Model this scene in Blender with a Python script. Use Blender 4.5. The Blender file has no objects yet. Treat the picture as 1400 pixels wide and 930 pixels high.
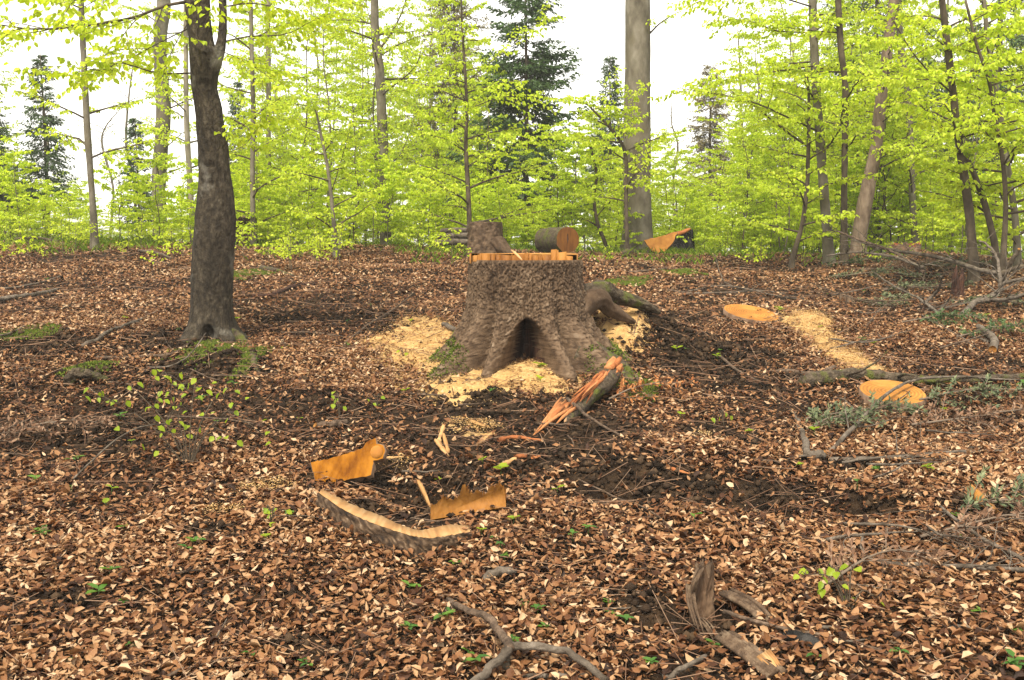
import bpy, math, random
import numpy as np
random.seed(11)
rng = np.random.default_rng(11)
R = math.radians

# ------------------------------------------------------------------ camera, sky, sun, exposure
EYE = 1.65
FPX = 1374.0                      # focal length in pixels of the 1400 px wide photograph
PITCH = R(-5.0)
sc = bpy.context.scene
col = sc.collection
cam_d = bpy.data.cameras.new('camera')
cam_d.sensor_width = 36.0
cam_d.lens = 36.0 * FPX / 1400.0
cam_d.clip_start = 0.05
cam_d.clip_end = 6000
cam = bpy.data.objects.new('camera', cam_d)
cam.location = (0, 0, EYE)
cam.rotation_euler = (R(90) + PITCH, 0, 0)
col.objects.link(cam)
sc.camera = cam

SUN_EL, SUN_AZ = 58.0, 200.0      # compass-like azimuth from +Y towards +X: behind the camera, a little left
world = bpy.data.worlds.new('World')
sc.world = world
world.use_nodes = True
wn, wl = world.node_tree.nodes, world.node_tree.links
wn.clear()
w_out = wn.new('ShaderNodeOutputWorld')
w_bg = wn.new('ShaderNodeBackground')
w_sky = wn.new('ShaderNodeTexSky')
w_sky.sky_type = 'NISHITA'
w_sky.sun_disc = False
w_sky.sun_elevation = R(SUN_EL)
w_sky.sun_rotation = R(SUN_AZ)
w_sky.air_density = 1.0
w_sky.dust_density = 1.2
w_hs = wn.new('ShaderNodeHueSaturation')          # cloud cover takes the blue out of the sky
w_hs.inputs['Saturation'].default_value = 0.10
wl.new(w_sky.outputs[0], w_hs.inputs['Color'])
w_mx = wn.new('ShaderNodeMix'); w_mx.data_type = 'RGBA'; w_mx.blend_type = 'MULTIPLY'; w_mx.inputs[0].default_value = 1
w_mx.inputs[7].default_value = (1.0, .955, .87, 1)     # cloud white as the camera's cloudy white balance shows it
wl.new(w_hs.outputs[0], w_mx.inputs[6])
wl.new(w_mx.outputs[2], w_bg.inputs['Color'])
w_bg.inputs['Strength'].default_value = 0.105
wl.new(w_bg.outputs[0], w_out.inputs[0])

sun_d = bpy.data.lights.new('sun', 'SUN')
sun_d.energy = 1.5
sun_d.angle = R(10)
sun_d.color = (1.0, 0.90, 0.74)
sun = bpy.data.objects.new('sun', sun_d)
sun.rotation_euler = (R(90 - SUN_EL), 0, R(180 - SUN_AZ))
col.objects.link(sun)

sc.view_settings.view_transform = 'Standard'
sc.view_settings.look = 'None'
sc.view_settings.gamma = 1.0
sc.view_settings.exposure = 1.95
sc.render.engine = 'CYCLES'
sc.cycles.max_bounces = 7
sc.cycles.diffuse_bounces = 4
sc.cycles.transmission_bounces = 5
sc.cycles.glossy_bounces = 2
sc.cycles.use_denoising = True

# ------------------------------------------------------------------ numeric helpers
def hsh(ix, iy, iz, seed=0):
    ix = ix.astype(np.int64); iy = iy.astype(np.int64); iz = iz.astype(np.int64)
    h = (ix * 374761393 + iy * 668265263 + iz * 2147483647 + seed * 1274126177) & 0xffffffff
    h = ((h ^ (h >> 13)) * 1274126177) & 0xffffffff
    h = ((h ^ (h >> 16)) * 2246822519) & 0xffffffff
    return ((h ^ (h >> 15)) & 0xffffff) / float(0xffffff)

def vnoise(x, y, z=None, seed=0):
    x = np.asarray(x, float); y = np.asarray(y, float)
    z = np.zeros_like(x) if z is None else np.asarray(z, float)
    x, y, z = np.broadcast_arrays(x, y, z)
    x0, y0, z0 = np.floor(x), np.floor(y), np.floor(z)
    fx, fy, fz = x - x0, y - y0, z - z0
    fx = fx * fx * (3 - 2 * fx); fy = fy * fy * (3 - 2 * fy); fz = fz * fz * (3 - 2 * fz)
    r = 0
    for a in (0, 1):
        for b in (0, 1):
            for c in (0, 1):
                w = (fx if a else 1 - fx) * (fy if b else 1 - fy) * (fz if c else 1 - fz)
                r = r + w * hsh(x0 + a, y0 + b, z0 + c, seed)
    return r * 2 - 1

def fbm(x, y, z=None, oct=4, seed=0):
    r, a, f = 0, 0.5, 1.0
    for o in range(oct):
        r = r + a * vnoise(np.asarray(x) * f, np.asarray(y) * f, None if z is None else np.asarray(z) * f, seed + o * 17)
        a *= 0.5; f *= 2.03
    return r

def worley(x, y, seed=0):
    x0, y0 = np.floor(x), np.floor(y)
    d1 = np.full(x.shape, 9.0); d2 = np.full(x.shape, 9.0); cid = np.zeros(x.shape)
    for a in (-1, 0, 1):
        for b in (-1, 0, 1):
            cx, cy = x0 + a, y0 + b
            px = cx + hsh(cx, cy, cx * 0, seed); py = cy + hsh(cx, cy, cx * 0, seed + 5)
            d = np.hypot(px - x, py - y)
            i = hsh(cx, cy, cx * 0, seed + 9)
            new = d < d1
            d2 = np.where(new, d1, np.minimum(d2, d))
            cid = np.where(new, i, cid)
            d1 = np.where(new, d, d1)
    return d1, d2, cid

def sstep(a, b, x):
    t = np.clip((x - a) / (b - a), 0, 1)
    return t * t * (3 - 2 * t)

# ------------------------------------------------------------------ the terrain: a slope rising to a crest, falling away beyond
_py = np.array([-400, -30, -5, 0, 3, 4.5, 6, 8.5, 12, 15, 17.5, 19.5, 22, 26, 34, 60, 120, 400, 5000.])
_ph = np.array([8.0, 3.6, 2.2, 1.9, 1.66, 1.50, 1.29, 0.96, 0.57, 0.29, 0.08, -0.01, -0.01, 0.25, 1.3, 5.0, 12, 30, 40.])
_gy = np.arange(-400, 500, 0.1)
_gh = np.interp(_gy, _py, _ph)
_k = np.hanning(15); _k /= _k.sum()
_gh = np.convolve(np.pad(_gh, 7, mode='edge'), _k, 'valid')

def ground0(x, y):
    x = np.asarray(x, float); y = np.asarray(y, float)
    h = np.where(y < 495, np.interp(y, _gy, _gh), np.interp(y, _py, _ph))
    z = EYE - h
    z = z - 0.017 * np.clip(x, -14, 14) * sstep(5, 16, y)
    near = 1 - sstep(40, 80, np.abs(y) + np.abs(x) * 0.5)
    z = z + near * (0.09 * fbm(x * 0.55, y * 0.55, oct=2, seed=3) + 0.05 * fbm(x * 1.9, y * 1.9, oct=3, seed=8))
    z = z + (1 - near) * 2.0 * fbm(x * 0.02, y * 0.02, oct=3, seed=31)
    return z

def ray(u, v):
    dx, dz = (u - 700) / FPX, -(v - 465) / FPX
    c, s = math.cos(PITCH), math.sin(PITCH)
    return np.array([dx, c - dz * s, s + dz * c])

def P(u, v, y):                    # the point at depth y in a given direction
    d = ray(u, v)
    return np.array([0, 0, EYE]) + d * (y / d[1])

def G(u, v, f=None, dz=0.0):       # where a direction meets the ground
    f = f or ground
    d = ray(u, v); d = d / d[1]
    ys = np.arange(2.5, 26, 0.1)
    hit = EYE + d[2] * ys <= f(d[0] * ys, ys)
    i = int(np.argmax(hit))
    if hit[i]:
        yf = np.linspace(ys[max(0, i - 1)], ys[i], 12)
        y = yf[int(np.argmax(EYE + d[2] * yf <= f(d[0] * yf, yf)))]
    else:
        y = 19.0
    return np.array([d[0] * y, y, float(f(d[0] * y, y)) + dz])

def on(x, y, dz=0.0):
    return np.array([x, y, float(ground(x, y)) + dz])

def mpx(n, y):                     # metres spanned by n photo pixels at depth y
    return n * y / FPX

def ell(u, v, ru, rv, f=None):
    c = G(u, v, f or ground0)
    rx = mpx(ru, c[1])
    t, b = G(u, v - rv, f or ground0), G(u, v + rv, f or ground0)
    return c[0], c[1], rx, max(0.05, (t[1] - b[1]) / 2)

PITS = [(ell(585, 662, 75, 26), 0.13), (ell(520, 650, 45, 18), 0.07), (ell(1190, 692, 50, 14), 0.17), (ell(845, 668, 100, 17), 0.10),
        (ell(1000, 690, 60, 14), 0.07), (ell(115, 518, 38, 10), -0.05), (ell(960, 500, 80, 25), 0.05),
        (ell(715, 520, 110, 30), -0.03), (ell(900, 620, 140, 18), -0.05), (ell(1300, 640, 130, 20), -0.04),
        (ell(290, 490, 70, 20), -0.05), (ell(620, 760, 160, 20), -0.02), (ell(900, 850, 60, 25), 0.06),
        (ell(1330, 372, 120, 16), -0.16), (ell(1300, 440, 90, 20), -0.05), (ell(400, 355, 40, 5), -0.06), (ell(930, 380, 40, 6), -0.05), ((1.0, 9.35, .8, .55), -0.30)]

def ground(x, y):
    x = np.asarray(x, float); y = np.asarray(y, float)
    z = ground0(x, y)
    wob = 1 + 0.35 * vnoise(x * 6, y * 6, seed=4)
    for (cx, cy, rx, ry), d in PITS:
        q = ((x - cx) / rx) ** 2 + ((y - cy) / ry) ** 2
        z = z - d * wob * np.exp(-np.minimum(q, 30) ** 1.3 * 0.9)
    return z

# ------------------------------------------------------------------ masks of what lies on the ground
DIRT = [ell(120, 560, 170, 60), ell(420, 560, 130, 40), ell(230, 470, 180, 26), ell(960, 470, 120, 60), ell(700, 610, 170, 40), ell(1150, 690, 200, 30), ell(1300, 520, 130, 40), ell(480, 420, 90, 30)]
SAW = [ell(665, 517, 75, 22), ell(745, 522, 55, 20), ell(570, 470, 55, 34), ell(600, 500, 45, 18), ell(845, 465, 32, 22),
       ell(1120, 462, 22, 30), ell(1148, 490, 26, 22), ell(1110, 437, 24, 10), ell(370, 672, 34, 7), ell(650, 590, 30, 8),
       ell(305, 706, 26, 4), ell(960, 605, 20, 6), ell(540, 632, 26, 4)]
SOIL = [ell(590, 668, 80, 30), ell(1160, 640, 60, 10), ell(585, 660, 95, 32), ell(520, 650, 40, 22), ell(860, 665, 130, 26), ell(1190, 690, 60, 16), ell(960, 505, 100, 45), ell(985, 600, 60, 14),
        ell(1060, 680, 60, 12), ell(660, 560, 75, 22), ell(760, 630, 70, 20), ell(115, 518, 40, 10), ell(300, 510, 80, 20), ell(880, 830, 45, 30),
        ell(385, 440, 26, 12), ell(420, 890, 60, 12), ell(400, 818, 40, 8), ell(960, 860, 45, 26), ell(280, 735, 45, 12), ell(90, 825, 60, 14),
        ell(120, 590, 110, 26), ell(1340, 700, 60, 14), ell(830, 595, 60, 12), ell(500, 690, 30, 14), ell(240, 470, 60, 14), ell(60, 470, 70, 14)]
MOSS = [ell(285, 488, 55, 16), ell(345, 495, 14, 20), ell(40, 458, 38, 8), ell(120, 516, 30, 8), ell(400, 352, 36, 6), ell(340, 377, 26, 5),
        ell(455, 332, 30, 4), ell(930, 377, 26, 5), ell(170, 322, 50, 4), ell(860, 388, 26, 6), ell(870, 530, 22, 16)]

CLEAR = [ell(470, 648, 52, 20), ell(640, 698, 52, 12), ell(540, 715, 90, 22), ell(1027, 440, 40, 9), ell(1220, 555, 50, 14), ell(800, 570, 45, 22), ell(975, 850, 45, 18), ell(600, 615, 22, 14)]

def mask(L, x, y, soft=0.35, seed=0):
    x, y = np.broadcast_arrays(np.asarray(x, float), np.asarray(y, float))
    nz = 0.75 * fbm(x * 3.2, y * 3.2, oct=4, seed=seed + 40) + 0.28 * vnoise(x * 15, y * 15, seed=seed + 60)
    q = np.full(x.shape, 99.0)
    for cx, cy, rx, ry in L:
        q = np.minimum(q, np.sqrt(((x - cx) / rx) ** 2 + ((y - cy) / ry) ** 2))
    return 1 - sstep(1 - soft, 1 + soft, q + nz)

# ------------------------------------------------------------------ mesh and object helpers
def mesh_np(name, V, faces, attrs=None, smooth=False):
    V = np.asarray(V, np.float32).reshape(-1, 3)
    me = bpy.data.meshes.new(name)
    faces = [np.asarray(f, np.int32) for f in faces if len(f)]
    tot = sum(f.size for f in faces); nf = sum(len(f) for f in faces)
    me.vertices.add(len(V)); me.vertices.foreach_set('co', V.ravel())
    me.loops.add(tot); me.polygons.add(nf)
    me.loops.foreach_set('vertex_index', np.concatenate([f.ravel() for f in faces]))
    sizes = np.concatenate([np.full(len(f), f.shape[1], np.int32) for f in faces])
    starts = np.concatenate([[0], np.cumsum(sizes)[:-1]]).astype(np.int32)
    me.polygons.foreach_set('loop_start', starts)
    if smooth:
        me.polygons.foreach_set('use_smooth', np.ones(nf, bool))
    for k, a in (attrs or {}).items():
        at = me.attributes.new(k, 'FLOAT', 'POINT')
        at.data.foreach_set('value', np.asarray(a, np.float32))
    me.update(calc_edges=True)
    return me

class MB:                           # collects shapes for one mesh
    def __init__(s):
        s.V, s.T, s.Q, s.A, s.n = [], [], [], [], 0
    def add(s, V, T=None, Q=None, a=0.5):
        V = np.asarray(V, float).reshape(-1, 3)
        s.V.append(V)
        if T is not None and len(T): s.T.append(np.asarray(T) + s.n)
        if Q is not None and len(Q): s.Q.append(np.asarray(Q) + s.n)
        s.A.append(np.broadcast_to(np.asarray(a, float), (len(V),)))
        s.n += len(V)
    def data(s):
        V = np.concatenate(s.V)
        F = []
        if s.Q: F.append(np.concatenate(s.Q))
        if s.T: F.append(np.concatenate(s.T))
        return V, F, np.concatenate(s.A)

BASE = {}
def setp(o, label=None, cat=None, group=None, kind=None):
    if label: o['label'] = label
    if cat: o['category'] = cat
    if group: o['group'] = group
    if kind: o['kind'] = kind
    return o

def thing(name, label, cat, loc, group=None):
    o = bpy.data.objects.new(name, None)
    o.empty_display_size = 0.1
    o.location = loc
    col.objects.link(o)
    BASE[o.name] = np.asarray(loc, float)
    return setp(o, label, cat, group)

def build(name, src, mat, parent=None, smooth=False, loc=None, label=None, cat=None, group=None, kind=None):
    """src: an MB or (V, faces, attr) in world coordinates -> one mesh object"""
    V, F, A = src.data() if isinstance(src, MB) else src
    base = BASE[parent.name] if parent is not None else (np.zeros(3) if loc is None else np.asarray(loc, float))
    me = mesh_np(name, V - base, F, {'rnd': A} if A is not None else None, smooth)
    me.materials.append(M[mat])
    o = bpy.data.objects.new(name, me)
    col.objects.link(o)
    if parent is not None:
        o.parent = parent
    else:
        o.location = base
    BASE[o.name] = base
    return setp(o, label, cat, group, kind)

def norm(v):
    v = np.asarray(v, float)
    return v / np.maximum(np.linalg.norm(v, axis=-1, keepdims=True), 1e-9)

def smooth_path(pts, n):
    """Catmull-Rom through pts (rows may carry a radius too)"""
    p = np.asarray(pts, float)
    if len(p) < 3 or n <= len(p):
        t = np.linspace(0, len(p) - 1, max(n, 2))
        return np.stack([np.interp(t, np.arange(len(p)), p[:, k]) for k in range(p.shape[1])], 1)
    q = np.vstack([2 * p[0] - p[1], p, 2 * p[-1] - p[-2]])
    t = np.linspace(0, len(p) - 1 - 1e-6, n)
    i = t.astype(int); f = (t - i)[:, None]
    a, b, c, d = q[i], q[i + 1], q[i + 2], q[i + 3]
    return 0.5 * (2 * b + (c - a) * f + (2 * a - 5 * b + 4 * c - d) * f ** 2 + (3 * b - a - 3 * c + d) * f ** 3)

def frames(p):
    t = norm(np.gradient(p, axis=0))
    ref = np.array([0.31, 0.83, 0.46]) if abs(t[:, 2]).mean() > 0.5 else np.array([0.12, 0.2, 0.97])
    s = norm(np.cross(t, ref)); b = np.cross(s, t)
    return t, s, b

def tube(p, r, n=6, a=0.5, rough=0.0, seed=0, caps=True):
    p = np.asarray(p, float); r = np.broadcast_to(np.asarray(r, float), (len(p),))
    t, s, b = frames(p)
    th = np.linspace(0, 2 * np.pi, n, endpoint=False)
    rr = r[:, None] * np.ones((1, n))
    if rough:
        L = np.concatenate([[0], np.cumsum(np.linalg.norm(np.diff(p, axis=0), axis=1))])
        k = 1.0 / max(r.max(), 1e-4)
        rr = rr * (1 + rough * fbm(np.cos(th)[None] * 1.3 + 7 * seed, np.sin(th)[None] * 1.3, (L * k * 0.35)[:, None], 3, seed) + .6 * rough * fbm(np.cos(th)[None] * 4 + seed, np.sin(th)[None] * 4, (L * k * 1.2)[:, None], 3, seed + 3))
    V = p[:, None] + rr[..., None] * (np.cos(th)[None, :, None] * s[:, None] + np.sin(th)[None, :, None] * b[:, None])
    m = len(p)
    i = np.arange(m - 1)[:, None] * n; j = np.arange(n)[None]
    Q = np.stack([i + j, i + (j + 1) % n, i + n + (j + 1) % n, i + n + j], -1).reshape(-1, 4)
    V = V.reshape(-1, 3); T = []
    if caps:
        V = np.vstack([V, p[0], p[-1]])
        c0, c1 = m * n, m * n + 1
        jj = np.arange(n)
        T = np.vstack([np.stack([jj * 0 + c0, (jj + 1) % n, jj], 1), np.stack([jj * 0 + c1, (m - 1) * n + jj, (m - 1) * n + (jj + 1) % n], 1)])
    return V, T, Q, a

def addt(mb, *args, **kw):
    V, T, Q, a = tube(*args, **kw)
    mb.add(V, T, Q, a)

# leaves: pos (n,3) base, t length direction, nrm normal, L, W, curl, bend -> folded leaf blades
LEAF6 = np.array([[0, 0, 0], [1, 0, 0], [.32, -.5, 1], [.72, -.36, 1], [.32, .5, 1], [.72, .36, 1]])
LEAF6Q = np.array([[0, 2, 3, 1], [0, 1, 5, 4]])
LEAF8 = np.array([[0, 0, 0], [.36, 0, 0], [.7, 0, 0], [1, 0, 0], [.28, -.5, 1], [.66, -.4, 1], [.28, .5, 1], [.66, .4, 1]])
LEAF8Q = np.array([[1, 4, 5, 2], [1, 2, 7, 6]])
LEAF8T = np.array([[0, 4, 1], [2, 5, 3], [0, 1, 6], [2, 3, 7]])
LEAF4 = np.array([[0, 0, 0], [1, 0, 0], [.45, -.5, 1], [.45, .5, 1]])
LEAF4T = np.array([[0, 2, 1], [0, 1, 3]])

def leaves(mb, pos, t, nrm, L, W, curl, bend, kind=6, a=None):
    n = len(pos)
    if n == 0: return
    t = norm(t); s = norm(np.cross(nrm, t)); nn = np.cross(t, s)
    tpl = {6: LEAF6, 8: LEAF8, 4: LEAF4}[kind]
    L, W, curl, bend = [np.broadcast_to(np.asarray(q, float), (n,)) for q in (L, W, curl, bend)]
    A = tpl[None, :, 0] * L[:, None]
    B = tpl[None, :, 1] * W[:, None]
    C = tpl[None, :, 2] * (curl * W)[:, None] + (bend * L)[:, None] * (tpl[None, :, 0] - 0.15) ** 2
    V = pos[:, None] + A[..., None] * t[:, None] + B[..., None] * s[:, None] + C[..., None] * nn[:, None]
    k = len(tpl); off = (np.arange(n) * k)[:, None, None]
    Q = T = None
    if kind == 6: Q = (LEAF6Q[None] + off).reshape(-1, 4)
    elif kind == 8: Q = (LEAF8Q[None] + off).reshape(-1, 4); T = (LEAF8T[None] + off).reshape(-1, 3)
    else: T = (LEAF4T[None] + off).reshape(-1, 3)
    a = rng.random(n) if a is None else a
    mb.add(V.reshape(-1, 3), T, Q, np.repeat(a, k))

# ------------------------------------------------------------------ materials
M = {}
def material(name, cols, scale=6.0, stretch=(1, 1, 1), rough=0.85, bump=0.4, bscale=None, bdist=0.02, attr=0.0, spec=0.3,
             trans=None, transmix=0.5, lo=0.3, hi=0.7, detail=6, second=None):
    m = bpy.data.materials.new(name)
    m.use_nodes = True
    nt = m.node_tree; nt.nodes.clear(); N, Lk = nt.nodes.new, nt.links.new
    out = N('ShaderNodeOutputMaterial'); pr = N('ShaderNodeBsdfPrincipled')
    pr.inputs['Roughness'].default_value = rough
    pr.inputs['Specular IOR Level'].default_value = spec
    tc = N('ShaderNodeTexCoord'); mp = N('ShaderNodeMapping')
    mp.inputs['Scale'].default_value = stretch
    Lk(tc.outputs['Object'], mp.inputs['Vector'])
    nz = N('ShaderNodeTexNoise'); nz.inputs['Scale'].default_value = scale; nz.inputs['Detail'].default_value = detail
    nz.inputs['Roughness'].default_value = 0.62
    Lk(mp.outputs[0], nz.inputs['Vector'])
    fac = nz.outputs['Fac']
    if attr > 0:
        at = N('ShaderNodeAttribute'); at.attribute_name = 'rnd'
        mx = N('ShaderNodeMix'); mx.data_type = 'FLOAT'; mx.inputs[0].default_value = attr
        Lk(fac, mx.inputs[2]); Lk(at.outputs['Fac'], mx.inputs[3]); fac = mx.outputs[0]
    rp = N('ShaderNodeValToRGB')
    el = rp.color_ramp.elements
    while len(el) < len(cols): el.new(0.5)
    for k, c in enumerate(cols):
        el[k].position = lo + (hi - lo) * k / max(1, len(cols) - 1)
        el[k].color = (*c, 1)
    Lk(fac, rp.inputs[0])
    colour = rp.outputs[0]
    if second:                       # (colour, noise scale, threshold, softness): patches such as moss or lichen
        c2, s2, th, so = second
        n2 = N('ShaderNodeTexNoise'); n2.inputs['Scale'].default_value = s2; n2.inputs['Detail'].default_value = 5
        Lk(tc.outputs['Object'], n2.inputs['Vector'])
        mr = N('ShaderNodeMapRange'); mr.inputs['From Min'].default_value = th - so; mr.inputs['From Max'].default_value = th + so
        Lk(n2.outputs['Fac'], mr.inputs['Value'])
        mc = N('ShaderNodeMix'); mc.data_type = 'RGBA'
        Lk(mr.outputs[0], mc.inputs[0]); Lk(colour, mc.inputs[6]); mc.inputs[7].default_value = (*c2, 1)
        colour = mc.outputs[2]
    Lk(colour, pr.inputs['Base Color'])
    if bump > 0:
        bn = N('ShaderNodeTexNoise'); bn.inputs['Scale'].default_value = bscale or scale * 3; bn.inputs['Detail'].default_value = 5
        Lk(mp.outputs[0], bn.inputs['Vector'])
        bp = N('ShaderNodeBump'); bp.inputs['Strength'].default_value = bump; bp.inputs['Distance'].default_value = bdist
        Lk(bn.outputs['Fac'], bp.inputs['Height']); Lk(bp.outputs[0], pr.inputs['Normal'])
    surf = pr.outputs[0]
    if trans:
        tr = N('ShaderNodeBsdfTranslucent')
        hm = N('ShaderNodeMix'); hm.data_type = 'RGBA'; hm.blend_type = 'MULTIPLY'; hm.inputs[0].default_value = 1
        Lk(colour, hm.inputs[6]); hm.inputs[7].default_value = (*trans, 1)
        Lk(hm.outputs[2], tr.inputs['Color'])
        ms = N('ShaderNodeMixShader'); ms.inputs[0].default_value = transmix
        Lk(surf, ms.inputs[1]); Lk(tr.outputs[0], ms.inputs[2]); surf = ms.outputs[0]
    Lk(surf, out.inputs['Surface'])
    M[name] = m
    return m

material('soil', [(.010, .006, .004), (.026, .016, .009), (.06, .036, .019)], 9, bump=1.0, bscale=34, bdist=.05, rough=.95, spec=.1)
material('clod', [(.012, .008, .005), (.03, .019, .012), (.06, .038, .022)], 9, bump=.8, bscale=60, bdist=.01, attr=.5, rough=.95, spec=.1)
material('litter', [(.013, .006, .003), (.060, .023, .009), (.15, .062, .023), (.265, .132, .056), (.395, .245, .128), (.56, .42, .28)], 22,
         bump=.5, bscale=90, bdist=.006, attr=.72, lo=.1, hi=.95, rough=.6, spec=.22, trans=(1, .75, .5), transmix=.1)
material('needle_litter', [(.07, .035, .018), (.17, .09, .05), (.26, .17, .11)], 9, attr=.7, lo=.1, hi=.9, bump=0)
material('fresh_leaf', [(.34, .46, .018), (.46, .58, .03), (.58, .66, .07)], 3, attr=.8, lo=.1, hi=.9, bump=0, rough=.45, spec=.3,
         trans=(1.5, 1.45, .9), transmix=.5)
material('lime_leaf', [(.17, .25, .012), (.24, .33, .016), (.33, .41, .03)], 3, attr=.8, lo=.1, hi=.9, bump=0, rough=.45, spec=.3, trans=(1.4, 1.4, .9), transmix=.45)
material('herb_leaf', [(.04, .12, .02), (.075, .18, .03), (.15, .26, .03)], 3, attr=.8, lo=.1, hi=.9, bump=0, rough=.45, trans=(1.1, 1.2, .7), transmix=.4)
material('grass', [(.14, .24, .02), (.24, .36, .03), (.36, .44, .06)], 3, attr=.8, lo=.1, hi=.9, bump=0, rough=.6, trans=(1.1, 1.1, .7), transmix=.4)
material('moss', [(.05, .08, .008), (.10, .14, .012), (.18, .215, .02)], 14, attr=.6, lo=.15, hi=.85, bump=.8, bscale=90)
material('fir_needle', [(.035, .07, .025), (.065, .12, .04), (.115, .18, .055)], 5, attr=.8, lo=.1, hi=.9, bump=0, rough=.5, trans=(1, 1.1, .8), transmix=.3)
material('cut_fir_needle', [(.045, .066, .03), (.085, .11, .05), (.15, .165, .075)], 5, attr=.8, lo=.1, hi=.9, bump=0, rough=.6)
material('dead_needle', [(.13, .11, .05), (.22, .185, .085), (.31, .26, .12)], 5, attr=.8, lo=.1, hi=.9, bump=0, trans=(1, 1, .8), transmix=.35)
material('rusty_needle', [(.16, .05, .015), (.3, .11, .03), (.4, .18, .06)], 5, attr=.8, lo=.1, hi=.9, bump=0)
material('beech_bark', [(.007, .005, .003), (.023, .017, .010), (.05, .038, .024), (.115, .095, .067)], 26, stretch=(1, 1, .55), bump=1.0, bscale=48, bdist=.025, detail=8,
         attr=.22, second=((.24, .22, .18), 3.4, .67, .08))
material('grey_bark', [(.055, .046, .03), (.125, .108, .076), (.21, .187, .143)], 5, stretch=(1, 1, .5), bump=.5, bscale=40, bdist=.01, second=((.12, .1, .06), 2, .6, .1))
material('pale_bark', [(.11, .092, .066), (.21, .18, .135), (.31, .27, .215)], 5, stretch=(1, 1, .4), bump=.4, bscale=40, bdist=.01)
material('dark_bark', [(.03, .022, .014), (.07, .052, .033), (.13, .10, .068)], 9, stretch=(1, 1, .5), bump=.5, bscale=50, bdist=.008)
material('red_bark', [(.065, .035, .02), (.135, .082, .05), (.23, .152, .10)], 9, stretch=(1, 1, .35), bump=1, bscale=25, bdist=.03)
material('lean_bark', [(.07, .046, .03), (.14, .10, .068), (.22, .165, .115)], 9, stretch=(1, 1, .35), bump=1, bscale=25, bdist=.03)
material('stub_bark', [(.028, .015, .008), (.095, .055, .030), (.19, .12, .07)], 20, stretch=(1, 1, .3), bump=1, bscale=40, bdist=.015)
material('twig', [(.06, .042, .028), (.15, .112, .08), (.28, .225, .17)], 6, attr=.6, lo=.15, hi=.85, bump=.3, bscale=80, bdist=.004)
material('branch_grey', [(.045, .034, .024), (.12, .096, .072), (.24, .20, .16)], 26, bump=1, bscale=60, bdist=.012, second=((.05, .037, .025), 13, .56, .08), detail=8)
material('branch_brown', [(.026, .017, .011), (.085, .056, .036), (.18, .125, .085)], 26, bump=1, bscale=60, bdist=.012, detail=8)
material('spruce_bark', [(.011, .006, .003), (.048, .027, .013), (.125, .080, .046), (.25, .19, .132)], 14, attr=.55, lo=.2, hi=.85, bump=.6, bscale=75, bdist=.012,
         rough=.8)
material('mossy_bark', [(.02, .014, .008), (.06, .043, .026), (.13, .10, .066)], 24, bump=1, bscale=60, bdist=.02, second=((.075, .085, .012), 9, .57, .07), detail=8)
material('cut_wood', [(.10, .034, .004), (.235, .095, .013), (.36, .17, .036)], 4, stretch=(5, 5, .8), bump=.9, bscale=16, bdist=.004, rough=.7, attr=.35, lo=.25, hi=.75)
material('stained_wood', [(.09, .026, .003), (.215, .078, .006), (.33, .135, .014)], 5, stretch=(2, 2, .7), bump=.6, bscale=26, bdist=.008, rough=.85, lo=.34, hi=.66, spec=.1)
material('disc_wood', [(.25, .092, .012), (.37, .155, .024), (.47, .225, .045)], 6, bump=.2, bscale=60, bdist=.004, rough=.75)
material('pale_wood', [(.26, .125, .04), (.38, .205, .075), (.47, .29, .13)], 6, stretch=(1, 1, 3), bump=.3, bscale=70, bdist=.004, rough=.75, attr=.4)
material('red_wood', [(.15, .042, .012), (.33, .115, .036), (.46, .21, .08)], 7, stretch=(1, 1, 1), bump=.8, bscale=40, bdist=.012, attr=.4)
material('old_wood', [(.035, .02, .011), (.10, .063, .037), (.20, .142, .09)], 5, stretch=(5, 5, 1), bump=.8, bscale=30, bdist=.01)
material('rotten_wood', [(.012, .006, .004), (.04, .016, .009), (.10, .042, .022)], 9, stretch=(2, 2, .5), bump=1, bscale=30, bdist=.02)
material('charred', [(.006, .006, .006), (.02, .019, .018), (.07, .065, .06)], 10, bump=1, bscale=40, bdist=.03, rough=.95, spec=.05)
material('sawdust', [(.32, .175, .06), (.49, .31, .125), (.60, .43, .21)], 9, bump=.9, bscale=110, bdist=.012, attr=.4, rough=.95, spec=.1, second=((.14, .075, .03), 11, .64, .08))
material('stone', [(.12, .11, .10), (.24, .22, .2), (.36, .34, .31)], 8, bump=.6, bscale=40)

# ring pattern on the round slices
def rings(name, src):
    m = M[src].copy(); m.name = name
    nt = m.node_tree; N, Lk = nt.nodes.new, nt.links.new
    pr = next(n for n in nt.nodes if n.type == 'BSDF_PRINCIPLED')
    colr = pr.inputs['Base Color'].links[0].from_socket
    tc = next(n for n in nt.nodes if n.type == 'TEX_COORD')
    w = N('ShaderNodeTexWave'); w.wave_type = 'RINGS'; w.rings_direction = 'Z'
    w.inputs['Scale'].default_value = 12; w.inputs['Distortion'].default_value = 2.5; w.inputs['Detail'].default_value = 2
    Lk(tc.outputs['Object'], w.inputs['Vector'])
    mr = N('ShaderNodeMapRange'); mr.inputs['To Min'].default_value = .68; mr.inputs['To Max'].default_value = 1.05
    Lk(w.outputs['Fac'], mr.inputs['Value'])
    mx = N('ShaderNodeMix'); mx.data_type = 'RGBA'; mx.blend_type = 'MULTIPLY'; mx.inputs[0].default_value = 1
    Lk(colr, mx.inputs[6]); Lk(mr.outputs[0], mx.inputs[7]); Lk(mx.outputs[2], pr.inputs['Base Color'])
    M[name] = m
rings('ring_wood', 'disc_wood')

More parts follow.
